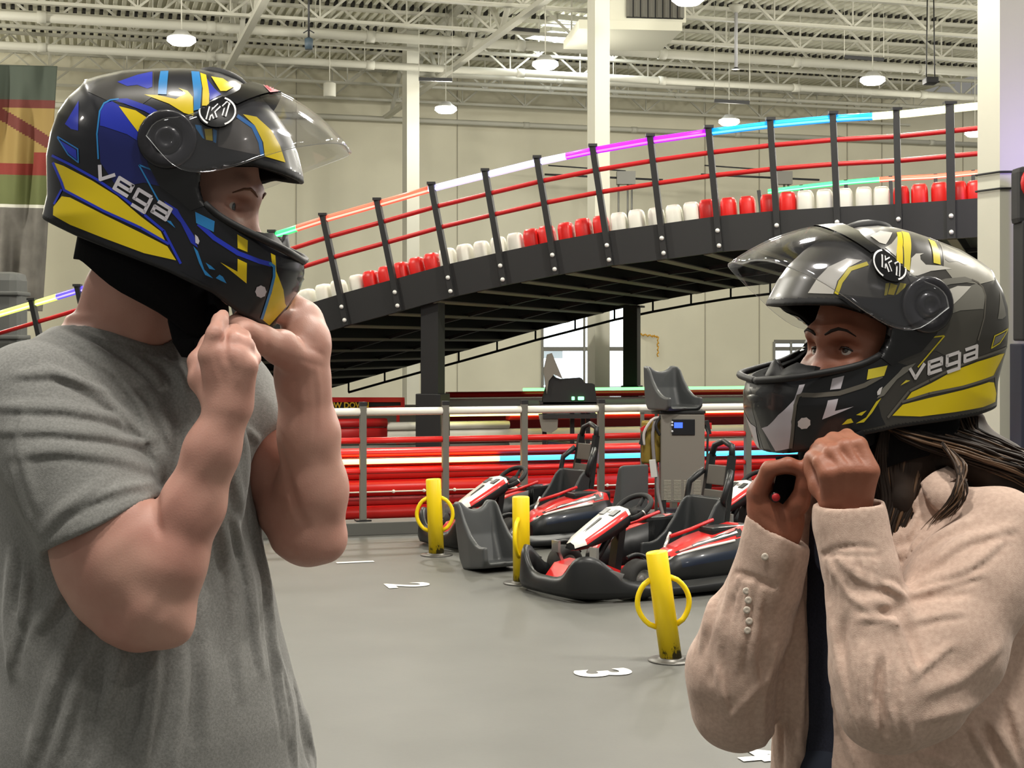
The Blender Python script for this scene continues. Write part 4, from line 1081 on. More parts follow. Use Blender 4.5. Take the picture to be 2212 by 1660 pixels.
KP = [((-.58, 10.80), 'red and black kart parked behind the farthest yellow post', 0), ((.17, 8.73), 'red and black kart in the middle, its whole front bumper in view', 0), ((1.06, 6.82), 'black kart front partly hidden behind the yellow post and pink sleeve', 0), ((1.22, 10.46), 'kart standing in front of the charger, mostly hidden by the other kart', 0)]
for i, ((x, y), lab, da) in enumerate(KP):
    o = kart if i == 0 else copy_tree(kart)
    o.location = (x-math.cos(HEAD)*.83, y-math.sin(HEAD)*.83, .0); o.rotation_euler = (0, 0, HEAD+da); o.scale = (.96, .96, .98); tag(o, lab, 'go-kart', 'karts parked in the pit lanes')
# ------------------------------------------------------------------ full-face helmet (sculpted once, then copied in other colours)
H0 = P(385, 430, 2.12)
def hl(cx, cy, dy=0.0):                                   # picture crop point -> helmet space at side offset dy
    return P(80+cx/2.767, 120+cy/2.767, 2.12+dy)-H0
def h2(pts, dy=0.0): return [(hl(x, y, dy).x, hl(x, y, dy).z) for x, y in pts]
PROF = h2([(60, 1010), (96, 850), (92, 620), (118, 480), (160, 360), (228, 262), (300, 200), (330, 160), (420, 132), (560, 102), (760, 92), (900, 91), (1000, 97), (1110, 116), (1220, 160),
           (1330, 238), (1425, 345), (1500, 455), (1548, 565), (1582, 700), (1590, 760), (1592, 900), (1590, 1100), (1588, 1240), (1590, 1300), (1562, 1400), (1492, 1505), (1388, 1645), (1260, 1850), (700, 1900), (240, 1500)])
PORT = h2([(985, 705), (1130, 668), (1290, 655), (1440, 690), (1590, 735), (1900, 780), (1900, 1240), (1590, 1238), (1500, 1185), (1350, 1108), (1160, 1012), (1062, 948), (1003, 880), (978, 790)], -.10)
BOT = h2([(-60, 925), (65, 990), (300, 1095), (600, 1212), (850, 1308), (1100, 1430), (1240, 1548), (1388, 1648), (1500, 1720), (1500, 2400), (-60, 2400)], -.05)
HW, HR = .127, .135
def shell_fields(X, Z):
    return poly_dist(X, Z, PROF), poly_dist(X, Z, PORT), poly_dist(X, Z, BOT)
g = SDF((-.245, -.145, -.26), (.225, .145, .185), .0021)
X2, Z2 = g.ax[0][:, None], g.ax[2][None, :]
dP, dO, dB = shell_fields(X2, Z2)
dI = -dP                                                  # depth inside the side outline
Ya = np.abs(g.ax[1])[None, :, None]
def infl(d, w):
    v = 1-np.clip(d/HR, -1, 1); u = Ya/w; p = 2.35
    return ((u**p+(v**p)[:, None, :])**(1/p)-1)*.118
narrow = (1-.10*np.clip((X2-.02)/.18, 0, 1)**1.5+0*Z2)
outer = infl(dI, (HW*narrow)[:, None, :])
inner = infl(dI-.024, (HW*narrow)[:, None, :]-.021)
F = np.maximum(outer, -inner); F = np.maximum(F, -dO[:, None, :]+0*F); F = np.maximum(F, -dB[:, None, :]+0*F)
g.F = F.astype(np.float32); del F
g.blur(1)
v, q = g.surface(); v = relax(v, q, 2, .4)
c = v[q].mean(1)
po, pb = poly_dist(c[:, 0], c[:, 2], PORT), poly_dist(c[:, 0], c[:, 2], BOT)
dc = -poly_dist(c[:, 0], c[:, 2], PROF); vv = 1-np.clip(dc/HR, -1, 1); nw = HW*(1-.10*np.clip((c[:, 0]-.02)/.18, 0, 1)**1.5)
oc = (((np.abs(c[:, 1])/nw)**2.35+vv**2.35)**(1/2.35)-1)*.118
mi = np.zeros(len(c), int); mi[(po < .0105)] = 1; mi[(pb < .006)] = 1; mi[oc < -.006] = 2
BV_SHELL = BVHTree.FromPolygons([Vector(p) for p in v.tolist()], q.tolist())
CAML = Vector((0, 0, CAMH))-H0
def project(pts, bvh, lift):
    """crop points -> on the helmet's surface, pushed out by lift"""
    out = []
    for x, y in pts:
        d = (hl(x, y)-CAML).normalized(); hit = bvh.ray_cast(CAML, d)
        if hit[0] is None: out.append(None); continue
        n = hit[1] if hit[1].dot(d) < 0 else -hit[1]
        out.append(hit[0]+n*lift)
    return out
def decal(mb, mi_, polys, bvh, lift, step=13, sides='both'):
    for poly in polys:
        try: p2, f2 = fill2d(poly, step)
        except Exception: continue
        p3 = project(p2, bvh, lift)
        ok = [f for f in f2 if all(p3[i] is not None for i in f)]
        ok = [f for f in ok if max((p3[f[0]]-p3[f[1]]).length, (p3[f[1]]-p3[f[2]]).length) < .05]
        if not ok: continue
        p3 = [p if p is not None else Vector() for p in p3]
        fc = []
        for f in ok:
            a, b, cc = (p3[i] for i in f); nrm = (b-a).cross(cc-a)
            fc.append(f if nrm.dot(a-Vector((.0, a.y*.5, 0))) >= 0 else f[::-1])
        mb.mi = mi_
        if sides in ('both', 'near'): mb.add(p3, fc, True)
        if sides in ('both', 'far'): mb.add([Vector((p.x, -p.y, p.z)) for p in p3], [f[::-1] for f in fc], True)
def line(pts, wd): return stroke(pts, wd)
def letters(txt, org, u, up, adv=1.22):
    G = {'v': [[(0, 1.02), (.4, .05), (1.0, 1.0)]], 'e': [[(.12, .5), (.92, .5), (.92, .97), (.08, .97), (.08, .03), (.95, .03)]],
         'g': [[(.92, .97), (.08, .97), (.08, .2), (.92, .2)], [(.92, .97), (.92, -.36), (.1, -.36)]],
         'a': [[(.1, .97), (.92, .97), (.92, .03), (.08, .03), (.08, .5), (.92, .5)]],
         'K': [[(0, 0), (0, 1)], [(.92, 1), (.06, .42)], [(.36, .58), (.88, 0)]], '1': [[(0, .72), (.36, .95), (.36, 0)]]}
    out = []
    for i, ch in enumerate(txt):
        for st in G[ch]:
            out.append([(org[0]+u[0]*(x+i*adv)+up[0]*y, org[1]+u[1]*(x+i*adv)+up[1]*y) for x, y in st])
    return out
# palette slots: (blue and yellow helmet, silver and yellow helmet)
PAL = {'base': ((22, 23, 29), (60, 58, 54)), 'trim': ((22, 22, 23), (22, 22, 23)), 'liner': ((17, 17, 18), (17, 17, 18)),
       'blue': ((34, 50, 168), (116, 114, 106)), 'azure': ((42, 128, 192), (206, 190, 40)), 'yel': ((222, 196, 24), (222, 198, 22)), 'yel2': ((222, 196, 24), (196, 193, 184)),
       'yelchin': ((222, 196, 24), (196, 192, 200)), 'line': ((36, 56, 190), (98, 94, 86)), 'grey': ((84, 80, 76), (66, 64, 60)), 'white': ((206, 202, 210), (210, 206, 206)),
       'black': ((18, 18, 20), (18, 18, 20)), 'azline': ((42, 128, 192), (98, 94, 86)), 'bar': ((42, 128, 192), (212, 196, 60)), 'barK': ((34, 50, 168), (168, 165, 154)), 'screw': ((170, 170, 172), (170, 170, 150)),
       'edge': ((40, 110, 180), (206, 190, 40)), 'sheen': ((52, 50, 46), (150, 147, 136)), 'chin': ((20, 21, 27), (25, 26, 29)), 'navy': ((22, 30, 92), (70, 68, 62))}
KEYS = list(PAL)
def hm(key, which):
    rgb = PAL[key][which]
    if key == 'liner': return mat('helmet_liner_cloth', rgb, .95, spec=.1)
    if key == 'trim': return mat('helmet_rubber_trim', rgb, .6)
    return mat('helmet_%s_%s' % (('race', 'silver')[which], key), rgb, .32, spec=.45, coat=.35)
K = {k: i for i, k in enumerate(KEYS)}
gm = MB()
def dc_(key, polys, lift=.0005, sides='both'):
    if polys and not isinstance(polys[0], list): polys = [polys]
    decal(gm, K[key], polys, BV_SHELL, lift, 13, sides)
dc_('chin', [(978, 715), (958, 800), (905, 900), (800, 900), (870, 1000), (960, 1150), (900, 1250), (862, 1290), (1100, 1412), (1240, 1530), (1386, 1632), (1490, 1500), (1560, 1398), (1584, 1300), (1572, 1250), (1490, 1200), (1345, 1122), (1155, 1025), (1055, 962), (995, 895)], .0003)
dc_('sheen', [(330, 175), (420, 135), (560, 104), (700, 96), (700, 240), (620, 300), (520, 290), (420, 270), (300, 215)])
dc_('blue', [(480, 160), (600, 118), (690, 98), (690, 190), (660, 200), (600, 178), (540, 185)], .0008)
dc_('blue', [(250, 270), (168, 410), (205, 440), (247, 450)])
dc_('navy', [(375, 335), (640, 495), (660, 640), (770, 790), (640, 760), (480, 790), (380, 640), (365, 480)], .0004)
dc_('blue', [(380, 335), (402, 290), (450, 275), (492, 300), (570, 400), (640, 495), (640, 535), (540, 472), (400, 425), (378, 420)], .0008)
dc_('azline', line([(368, 620), (360, 470), (376, 335), (402, 288), (440, 268), (490, 262)], 9), .0011)
dc_('yel2', [(440, 262), (540, 258), (680, 308), (800, 375), (745, 388), (640, 332), (520, 288)], .0008) if False else dc_('blue', [(440, 262), (540, 258), (680, 308), (800, 375), (745, 388), (640, 332), (520, 288)], .0008)
dc_('yel2', [(490, 305), (590, 330), (700, 400), (652, 455), (630, 490), (560, 400)], .0011)
dc_('yel2', [(640, 235), (720, 238), (830, 262), (868, 240), (872, 215), (845, 196), (900, 213), (932, 250), (935, 360), (880, 345), (790, 290), (715, 262)], .0008)
dc_('bar', [[(738, 97), (786, 95), (780, 160), (775, 236), (723, 233), (728, 160)], [(922, 97), (970, 100), (985, 190), (975, 322), (936, 332), (938, 240)]], .001)
dc_('yel', [(975, 106), (1010, 118), (1030, 230), (1026, 302), (986, 302), (990, 200)], .001)
dc_('barK', [(1014, 140), (1060, 200), (1100, 235), (1032, 270), (1025, 200)], .001); dc_('yel2', [(1040, 128), (1110, 140), (1178, 188), (1130, 215), (1095, 215)], .001)
dc_('grey', [(1090, 430), (1200, 380), (1290, 430), (1335, 520), (1345, 600), (1150, 560), (1080, 545)])
dc_('yel2', [(1228, 352), (1310, 368), (1400, 450), (1450, 540), (1482, 640), (1360, 604), (1350, 520), (1300, 420)], .0008)
dc_('edge', line([(1195, 362), (1290, 428), (1332, 520), (1345, 600)], 22), .001); dc_('bar', [[(945, 415), (985, 420), (1000, 500), (960, 480)], [(1052, 440), (1075, 450), (1070, 525), (1054, 518)]], .001)
dc_('yel', [(1000, 440), (1045, 440), (1050, 512), (1010, 505)], .001)
dc_('blue', [(135, 505), (235, 565), (240, 625), (190, 585)], .0006); dc_('edge', line([(125, 485), (246, 560), (249, 640), (188, 592), (125, 490)], 8), .001)
dc_('yel', [(105, 640), (160, 660), (330, 748), (480, 842), (620, 962), (740, 1052), (772, 1120), (600, 1012), (400, 922), (170, 802), (150, 760)], .0007)
dc_('line', line([(92, 598), (200, 652), (360, 742), (500, 838), (640, 950), (760, 1050), (860, 1245)], 15), .001)
dc_('line', line([(98, 640), (150, 760), (165, 805), (400, 930), (620, 1030), (790, 1128)], 15), .001); dc_('line', line([(150, 800), (104, 890)], 12), .001)
dc_('yel', [(100, 905), (150, 842), (200, 850), (400, 952), (620, 1060), (780, 1142), (832, 1225), (640, 1182), (400, 1092), (200, 1012), (98, 955)], .0007)
dc_('azure', line([(612, 655), (680, 682)], 9)+line([(610, 655), (740, 892)], 9)+line([(680, 682), (760, 800)], 4), .0011)
dc_('blue', [(760, 870), (840, 920), (862, 960), (940, 1080), (962, 1150), (920, 1120), (860, 1000), (790, 922)], .0009); dc_('bar', [(770, 985), (800, 990), (828, 1032)], .0012)
dc_('bar', [(946, 935), (1062, 992), (1056, 1056), (952, 1002)], .0012)
dc_('line', line([(965, 1005), (1060, 1092), (1200, 1182), (1330, 1232), (1398, 1250)], 27), .001); dc_('azline', line([(1385, 1240), (1414, 1262), (1414, 1320), (1395, 1400), (1340, 1575)], 16), .0013)
dc_('yelchin', [[(1196, 1070), (1258, 1106), (1256, 1176), (1198, 1152)], [(1198, 1216), (1253, 1242), (1251, 1362), (1095, 1236), (1197, 1292)]], .0012)
dc_('yelchin', [(1395, 1182), (1422, 1196), (1428, 1290), (1470, 1400), (1480, 1480), (1489, 1498), (1386, 1612), (1336, 1570), (1400, 1420), (1420, 1300), (1400, 1230)], .0009)
dc_('azure', [[(935, 1140), (962, 1170), (1000, 1280), (1052, 1332), (1005, 1312), (970, 1242)], [(1008, 1238), (1040, 1258), (1066, 1282), (1030, 1276)], [(1090, 1310), (1110, 1322), (1132, 1362), (1100, 1347), (1068, 1330)]], .0012)
hexp = []
for i in range(16): a = 2*PI*i/16; r_ = 34 if i % 2 else 38; hexp.append((1335+r_*math.cos(a)*.9, 1410+r_*math.sin(a)))
dc_('white', hexp, .0014); dc_('white', [(945, 1070), (962, 1085), (972, 1110), (965, 1130), (948, 1120)], .0014); dc_('screw', [(838+14*math.cos(i*PI/6), 776+13*math.sin(i*PI/6)) for i in range(12)], .0014)
dc_('black', [(640, 480), (690, 408), (760, 372), (860, 362), (935, 415), (1000, 510), (1100, 555), (1340, 610), (1250, 645), (1000, 690), (975, 760), (1000, 900), (920, 930), (840, 860), (740, 790), (668, 660)], .0017)
for st in letters('vega', (342, 722), (93, 57), (34, -66)): dc_('white', line(st, 21), .0014, 'near')
for st in letters('vega', (342+93*4.66, 722+57*4.66), (-93, -57), (18, -74)): dc_('white', line(st, 21), .0014, 'far')
sv = [Vector(p) for p in v.tolist()]
n0 = len(v); allv = np.concatenate([v, np.array(gm.v, np.float32)])
# decal triangles become quads with a repeated end so one mesh holds both
fq = [tuple(f) for f in q.tolist()]+[tuple(i+n0 for i in f) for f in gm.f]
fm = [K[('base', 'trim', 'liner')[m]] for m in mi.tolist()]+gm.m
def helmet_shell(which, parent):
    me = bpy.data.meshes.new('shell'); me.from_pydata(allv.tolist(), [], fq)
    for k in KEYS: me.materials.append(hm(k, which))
    me.polygons.foreach_set('material_index', fm); me.polygons.foreach_set('use_smooth', [True]*len(fq)); me.update()
    o = bpy.data.objects.new('shell', me); C.objects.link(o); o.parent = parent; return o
# visor: a curved clear sheet between its upper and its lower edge
E0 = [hl(x, y, d) for x, y, d in ((1300, 163, 0), (1240, 172, -.03), (1170, 198, -.06), (1080, 248, -.092), (965, 330, -.118), (860, 362, -.135), (760, 374, -.1425), (690, 412, -.145), (650, 480, -.145))]
E1 = [hl(x, y, d) for x, y, d in ((1868, 575, 0), (1850, 540, -.035), (1770, 520, -.078), (1560, 545, -.114), (1360, 600, -.130), (1200, 655, -.138), (1000, 700, -.143), (820, 660, -.145), (650, 480, -.145))]
def resamp(E, n):
    L = [0]
    for i in range(1, len(E)): L.append(L[-1]+(E[i]-E[i-1]).length)
    out = []
    for k in range(n):
        t = L[-1]*k/(n-1); i = max(j for j in range(len(L)) if L[j] <= t+1e-9); i = min(i, len(E)-2)
        f = (t-L[i])/max(1e-9, L[i+1]-L[i])
        p0, p1, p2, p3 = E[max(i-1, 0)], E[i], E[i+1], E[min(i+2, len(E)-1)]
        if i == 0: p0 = Vector((p2.x, -p2.y, p2.z))
        out.append(.5*((2*p1)+(p2-p0)*f+(2*p0-5*p1+4*p2-p3)*f*f+(3*p1-p0-3*p2+p3)*f**3))
    return out
NS, NV = 29, 15
a0, a1 = resamp(E0, NS), resamp(E1, NS); rows = []
for j in range(NV):
    t = j/(NV-1); r = []
    for i in range(-(NS-1), NS):
        k = abs(i); p = a0[k].lerp(a1[k], t); s_ = k/(NS-1)
        out = Vector((.75, -.75*min(1, s_*2.2), .62*(1-s_))).normalized(); p = p+out*(4*t*(1-t)*.017*(1-s_)**.8)
        r.append(Vector((p.x, p.y if i >= 0 else -p.y, p.z)))
    rows.append(r)
def visor_mesh(r0, r1, c0, c1, lift=0.0):
    mb = MB(); mb.smooth = True; n = c1-c0
    for j in range(r0, r1):
        for i in range(c0, c1):
            p = rows[j][i]
            if lift:
                ju, jd = max(j-1, 0), min(j+1, NV-1); iu, idn = max(i-1, 0), min(i+1, 2*NS-2)
                nn = (rows[jd][i]-rows[ju][i]).cross(rows[j][idn]-rows[j][iu])
                if nn.length > 1e-9:
                    nn.normalize(); nn = nn if nn.dot(p-Vector((-.05, 0, 0))) > 0 else -nn; p = p+nn*lift
            mb.v.append(tuple(p))
    for j in range(r1-r0-1):
        for i in range(n-1): mb.f.append((j*n+i, j*n+i+1, (j+1)*n+i+1, (j+1)*n+i)); mb.m.append(0); mb.sm.append(True)
    return mb
BV_VIS = BVHTree.FromPolygons([p for r in rows for p in r], [(j*(2*NS-1)+i, j*(2*NS-1)+i+1, (j+1)*(2*NS-1)+i+1, (j+1)*(2*NS-1)+i) for j in range(NV-1) for i in range(2*NS-2)])
def visor_material():
    m = bpy.data.materials.new('clear_visor'); m.use_nodes = True; nt = m.node_tree; nt.nodes.clear()
    out = nt.nodes.new('ShaderNodeOutputMaterial'); mx = nt.nodes.new('ShaderNodeMixShader'); tr = nt.nodes.new('ShaderNodeBsdfTransparent'); gl = nt.nodes.new('ShaderNodeBsdfGlossy')
    fr_ = nt.nodes.new('ShaderNodeLayerWeight'); fr_.inputs[0].default_value = .5
    pw = nt.nodes.new('ShaderNodeMath'); pw.operation = 'POWER'; pw.inputs[1].default_value = 4.0; nt.links.new(fr_.outputs['Facing'], pw.inputs[0])
    ad = nt.nodes.new('ShaderNodeMath'); ad.operation = 'MULTIPLY_ADD'; ad.inputs[1].default_value = .5; ad.inputs[2].default_value = .055
    tr.inputs[0].default_value = (.955, .955, .965, 1); gl.inputs['Roughness'].default_value = .06; gl.inputs[0].default_value = (.95, .95, 1, 1)
    nt.links.new(pw.outputs[0], ad.inputs[0]); nt.links.new(ad.outputs[0], mx.inputs[0]); nt.links.new(tr.outputs[0], mx.inputs[1]); nt.links.new(gl.outputs[0], mx.inputs[2]); nt.links.new(mx.outputs[0], out.inputs[0])
    return m
M_vis = visor_material(); M_rim = mat('visor_edge', (226, 230, 230), .15, alpha=.8)
M_tint = mat('visor_tint_band', (14, 14, 16), .18, spec=.5); M_logo = mat('logo_white', (226, 226, 228), .4); M_logored = mat('logo_red', (196, 40, 60), .4)
def make_helmet(which, label):
    root = empty('helmet'); tag(root, label, 'helmet')
    helmet_shell(which, root)
    vo = visor_mesh(0, NV, 0, 2*NS-1).build('visor', [M_vis, M_rim], root, fix=False)
    md = vo.modifiers.new('thickness', 'SOLIDIFY'); md.thickness = .0026; md.material_offset_rim = 1
    visor_mesh(0, 4, NS-1-12, NS+12, .0012).build('tint_band', M_tint, vo, fix=False)
    for side, org, u, up in (('near', (1020, 392), (52, -12), (22, -76)), ('far', (1020+52*1.95, 392-12*1.95), (-52, 12), (-4, -78))):
        lg = MB(); el = [(1078+118*math.cos(a)-10*math.sin(a), 340+20*math.cos(a)*.2+92*math.sin(a)) for a in [2*PI*i/28 for i in range(28)]]
        decal(lg, 1, [el], BV_VIS, .0018, 16, side)
        for a0_, a1_ in ((-1.15, 1.15), (PI-1.0, PI+1.0)):
            arc = [(1078+108*math.cos(a), 340+84*math.sin(a)) for a in [a0_+(a1_-a0_)*i/14 for i in range(15)]]
            decal(lg, 0, stroke(arc, 10), BV_VIS, .0026, 9, side)
        for st in letters('K1', org, u, up, 1.52): decal(lg, 0, stroke(st, 29), BV_VIS, .0026, 9, side)
        for st in letters('K1', org, u, up, 1.52): decal(lg, 1, stroke([(p[0], p[1]) for p in st], 12), BV_VIS, .0034, 9, side)
        lg.build('logo', [M_logo, M_tint], vo, fix=False)
    lg = MB()
    decal(lg, 0, [[(1345, 178), (1378, 172), (1432, 200), (1440, 222), (1392, 228)]], BV_VIS, .0022, 7, 'near'); decal(lg, 1, stroke([(1362, 186), (1398, 216)], 9)+stroke([(1385, 184), (1418, 206)], 8), BV_VIS, .0028, 6, 'near')
    lg.build('red_badge', [mat('badge_pink', (206, 110, 118), .4), M_logored], vo, fix=False)
    # pivots
    for sgn in (-1, 1):
        pc_ = hl(778, 500, -.13); Mx = Matrix.Translation((pc_.x, sgn*.1285, pc_.z)) @ Matrix.Rotation(-sgn*PI/2, 4, 'X')
        pv = MB().lathe([(.040, 0), (.040, .004), (.037, .006), (.022, .006), (.021, .004), (.017, .004), (.016, .008), (.010, .009), (.008, .006), (.001, .006)], 28, Mx).build('pivot', mat('pivot_plastic', (34, 33, 38), .35, coat=.4), root)
    for sgn in (-1, 1):
        mb = MB(); mb.ball((-.005, sgn*.088, -.035), (.048, .026, .075), 20, Euler((0, .25, 0)).to_matrix()); mb.ball((.035, sgn*.084, -.085), (.055, .024, .032), 18, Euler((0, .5, 0)).to_matrix()); mb.build('cheek_pad', hm('liner', which), root, fix=False)
    # rear spoiler lip and top vent
    mb = MB(); mb.smooth = True; rings = []
    for k in range(13):
        t = -1+2*k/12; y = .085*t; back = hl(296, 150); dx = .035*(abs(t)**1.8); dz = -.040*(abs(t)**2.2)
        p = Vector((back.x+dx, y, back.z+dz)); q1 = Vector((back.x+.065+dx*.6, y*.98, back.z+.006+dz*.8)); th = .007*(1-.5*abs(t))
        rings.append([p, p+Vector((.004, 0, -th)), q1+Vector((0, 0, -.022)), q1+Vector((0, 0, .002))])
    mb.loft(rings).build('spoiler', hm('sheen', which), root)
    mb = MB(); mb.smooth = True; rings = []
    for k in range(9):
        t = k/8; p = hl(985+t*270, 98+t*t*70); wd = .030*math.sin(PI*min(1, .25+t*.6)); hh = .007*math.sin(PI*t)**.6+.001
        rings.append([p+Vector((0, -wd, -.010)), p+Vector((0, -wd*.8, hh*.6)), p+Vector((0, 0, hh)), p+Vector((0, wd*.8, hh*.6)), p+Vector((0, wd, -.010))])
    mb.loft(rings).build('top_vent', hm('trim', which), root)
    # chin vent: dark mouth piece and breath guard
    mb = MB(); mb.smooth = True; rings = []
    for k in range(15):
        t = -1+2*k/14; y = .085*t; f_ = 1-abs(t)**2.3
        x0 = hl(1500, 1330).x+.034*f_; z0 = hl(1500, 1300).z
        tp = hl(1560, 1262); bt = hl(1470, 1480)
        rings.append([Vector((tp.x-.055*(1-f_), y, tp.z+.004)), Vector((tp.x+.008-.06*(1-f_), y, tp.z-.018)), Vector((bt.x+.012-.05*(1-f_), y*.8, bt.z+.01)), Vector((bt.x-.02-.05*(1-f_), y*.8, bt.z))])
    mb.loft(rings).build('chin_vent', hm('black', which), root)
    mb = MB(); mb.smooth = True; rings = []
    for k in range(13):
        t = -1+2*k/12; y = .066*t; f_ = 1-abs(t)**2.0; b = hl(1545, 1205); 
        up_ = .012+.020*f_*(.55+.45*math.cos(t*9))
        rings.append([Vector((b.x-.012-.035*(1-f_), y, b.z-.012+.02*(1-f_))), Vector((b.x-.004-.035*(1-f_), y, b.z-.012+.02*(1-f_))), Vector((b.x-.010-.035*(1-f_), y*.9, b.z+up_+.02*(1-f_))), Vector((b.x-.018-.035*(1-f_), y*.9, b.z+up_+.02*(1-f_)))])
    mb.loft(rings).build('breath_guard', hm('trim', which), root)
    # sill gasket under the port
    for sgn in (-1, 1):
        mb = MB(); pts = [hl(x, y, -.11) for x, y in ((1010, 890), (1080, 952), (1180, 1015), (1350, 1100), (1480, 1165))]
        pts = [Vector((p.x, sgn*w_, p.z)) for p, w_ in zip(pts, (.121, .120, .1165, .104, .080))]+[Vector((hl(1592, 1232).x, 0, hl(1592, 1232).z))]
        mb.tube(resamp2(pts, 20), .0052, 8); mb.build('port_gasket', hm('trim', which), root)
    # cloth neck curtain under the shell
    mb = MB(); mb.smooth = True; NA = 40; ring = [[], [], [], []]
    b0, b1 = hl(262, 1120), hl(1130, 1450)
    for k in range(NA):
        a = 2*PI*k/NA; cx_ = (b0.x+b1.x)/2+(b1.x-b0.x)/2*math.cos(a); y = .108*math.sin(a); f_ = (cx_-b0.x)/(b1.x-b0.x); z = b0.z+(b1.z-b0.z)*f_
        dr = -.020+.008*math.sin(a*5+1)*.5-.055*f_**1.3; n_ = Vector((math.cos(a), math.sin(a), 0))
        o_ = Vector((cx_, y, z))
        ring[0].append(o_+Vector((0, 0, .012))); ring[1].append(o_+n_*.006+Vector((0, 0, dr))); ring[2].append(o_-n_*.012+Vector((0, 0, dr-.002))); ring[3].append(o_-n_*.016+Vector((0, 0, .012)))
    mb.loft(ring, caps=False); mb.build('neck_curtain', mat('black_padding_cloth', (20, 20, 22), .95, bump=.3, bscale=300, spec=.1), root)
    return root
helmet_a = make_helmet(0, 'black helmet with blue and yellow graphics and raised clear visor')
helmet_a.location = H0
helmet_b = make_helmet(1, 'silver and black helmet with yellow lower panels and raised clear visor')
helmet_b.matrix_world = Matrix.Translation((.5409, 2.1919, 1.4867)) @ Matrix.Rotation(3.430, 4, 'Z') @ Matrix.Rotation(-.2627, 4, 'Y') @ Matrix.Rotation(-.0116, 4, 'X')
# ------------------------------------------------------------------ the man
def A(px, py, Y): return np.array(P(px, py, Y), np.float32)
M_skin = mat('fair_skin', (200, 156, 140), .5, noise=.10, nscale=9, bump=.12, bscale=420, sss=.10, col2=(186, 136, 122))
M_skin2 = mat('brown_skin', (168, 113, 90), .48, noise=.10, nscale=9, bump=.12, bscale=420, sss=.10, col2=(150, 90, 68))
def cloth(name, rgb, dark, heather=900, cr=(9, .16, .010)):
    m = mat(name, rgb, .92, noise=1, nscale=heather, bump=.25, bscale=700, spec=.15, sheen=.15, col2=dark); nt = m.node_tree      # soft crumple under the weave
    n = nt.nodes.new('ShaderNodeTexNoise'); n.inputs['Scale'].default_value = cr[0]; n.inputs['Detail'].default_value = 2; n.inputs['Distortion'].default_value = .7
    tc = nt.nodes.new('ShaderNodeTexCoord'); nt.links.new(tc.outputs['Object'], n.inputs['Vector']); b2 = nt.nodes.new('ShaderNodeBump'); b2.inputs['Strength'].default_value = cr[1]; b2.inputs['Distance'].default_value = cr[2]
    nt.links.new(n.outputs['Fac'], b2.inputs['Height']); old = [k for k in nt.nodes if k.type == 'BUMP' and k != b2][0]; nt.links.new(b2.outputs[0], old.inputs['Normal'])
    return m
M_tee = cloth('grey_heather_jersey', (140, 140, 137), (122, 122, 119), 300)
M_jean = cloth('dark_trouser_cloth', (46, 50, 60), (36, 40, 48))
M_shoe = mat('dark_shoe', (40, 40, 42), .6)
def HDm0(px, py, dy=0.0): return A(px, py, 2.12+dy)
def frame(E, fw, up=(0, 0, 1)):
    f = Vector(fw).normalized(); l = Vector(up).cross(f).normalized(); u = f.cross(l)      # forward, to the person's left, up
    return np.array(E, np.float32), np.column_stack([f, l, u]).astype(np.float32)
def fpt(FR, f, l, u): return FR[0]+FR[1] @ (np.array((f, l, u), np.float32)/1000)
def face(g, FR, female=False):
    p = lambda *a: fpt(FR, *a); R = FR[1]; m = lambda *a: tuple(v/1000 for v in a); w_ = .93 if female else 1.0
    g.ell(p(-88, 0, 40), m(99*w_, 76*w_, 112), R, .03); g.ell(p(-52, 0, -42), m(62, 62*w_, 88), R, .04)
    for sd in (-1, 1):
        g.chain([p(-95, sd*52*w_, -92), p(-25, sd*24*w_, -112)], [.020, .019], .03)
        g.chain([p(0, sd*9, 19), p(-5, sd*32*w_, 24), p(-32, sd*56*w_, 14)], [.0125 if not female else .010, .0125 if not female else .0095, .010], .018)
    g.ell(p(-12, 0, -112), m(20, 22, 20), R, .03)
    for sd in (-1, 1):
        g.ell(p(-2, sd*35*w_, 0), m(26, 19, 12), R, .014, 's')
        g.ell(p(-30, sd*48*w_, -30), m(27, 17, 19), R, .026)
        g.ell(p(-20, sd*32*w_, 0), m(14.6, 15.4, 13.6), R, .006)
        g.chain([p(-4, sd*15*w_, -2), p(-9, sd*24*w_, -12), p(-22, sd*44*w_, -10)], [.0045, .0045, .004], .008)
        g.ell(p(-5, sd*33*w_, -.5), m(9.5, 14.2, 4.8), R, .0025, 's')
        g.ell(p(6, sd*12, -43), m(10, 7, 8), R, .008)
    g.chain([p(-7, 0, 4), p(-2, 0, -12), p(8, 0, -34), p(14, 0, -44)], [.0085, .0088, .0105, .0118], .010)
    g.chain([p(-16, -20, -74), p(-5, 0, -72), p(-16, 20, -74)], [.008, .0085, .008], .010)
    g.chain([p(-18, -16, -84), p(-8, 0, -84), p(-18, 16, -84)], [.008, .009, .008], .010)
    for sd in (-1, 1): g.ridge([p(-3, sd*17*w_, 3), p(-4, sd*28*w_, 7.5), p(-10, sd*40*w_, 6), p(-18, sd*47*w_, 0)], -.0012, .003)
def brow_points(g, FR, female=False):
    out = {}; w_ = .93 if female else 1.0
    for sd in (-1, 1):
        r = []
        for l, u in ((11, 17), (21, 22.5), (33, 26), (45, 24.5), (54, 18)):
            fs = np.arange(40, -70, -.5); pp = np.array([fpt(FR, f, sd*l*w_, u+(3 if female else 0)) for f in fs]); v_ = g.sample(pp); i = int(np.argmax(v_ < 0)); r.append(pp[max(0, i-1)])
        out[sd] = r
    return out
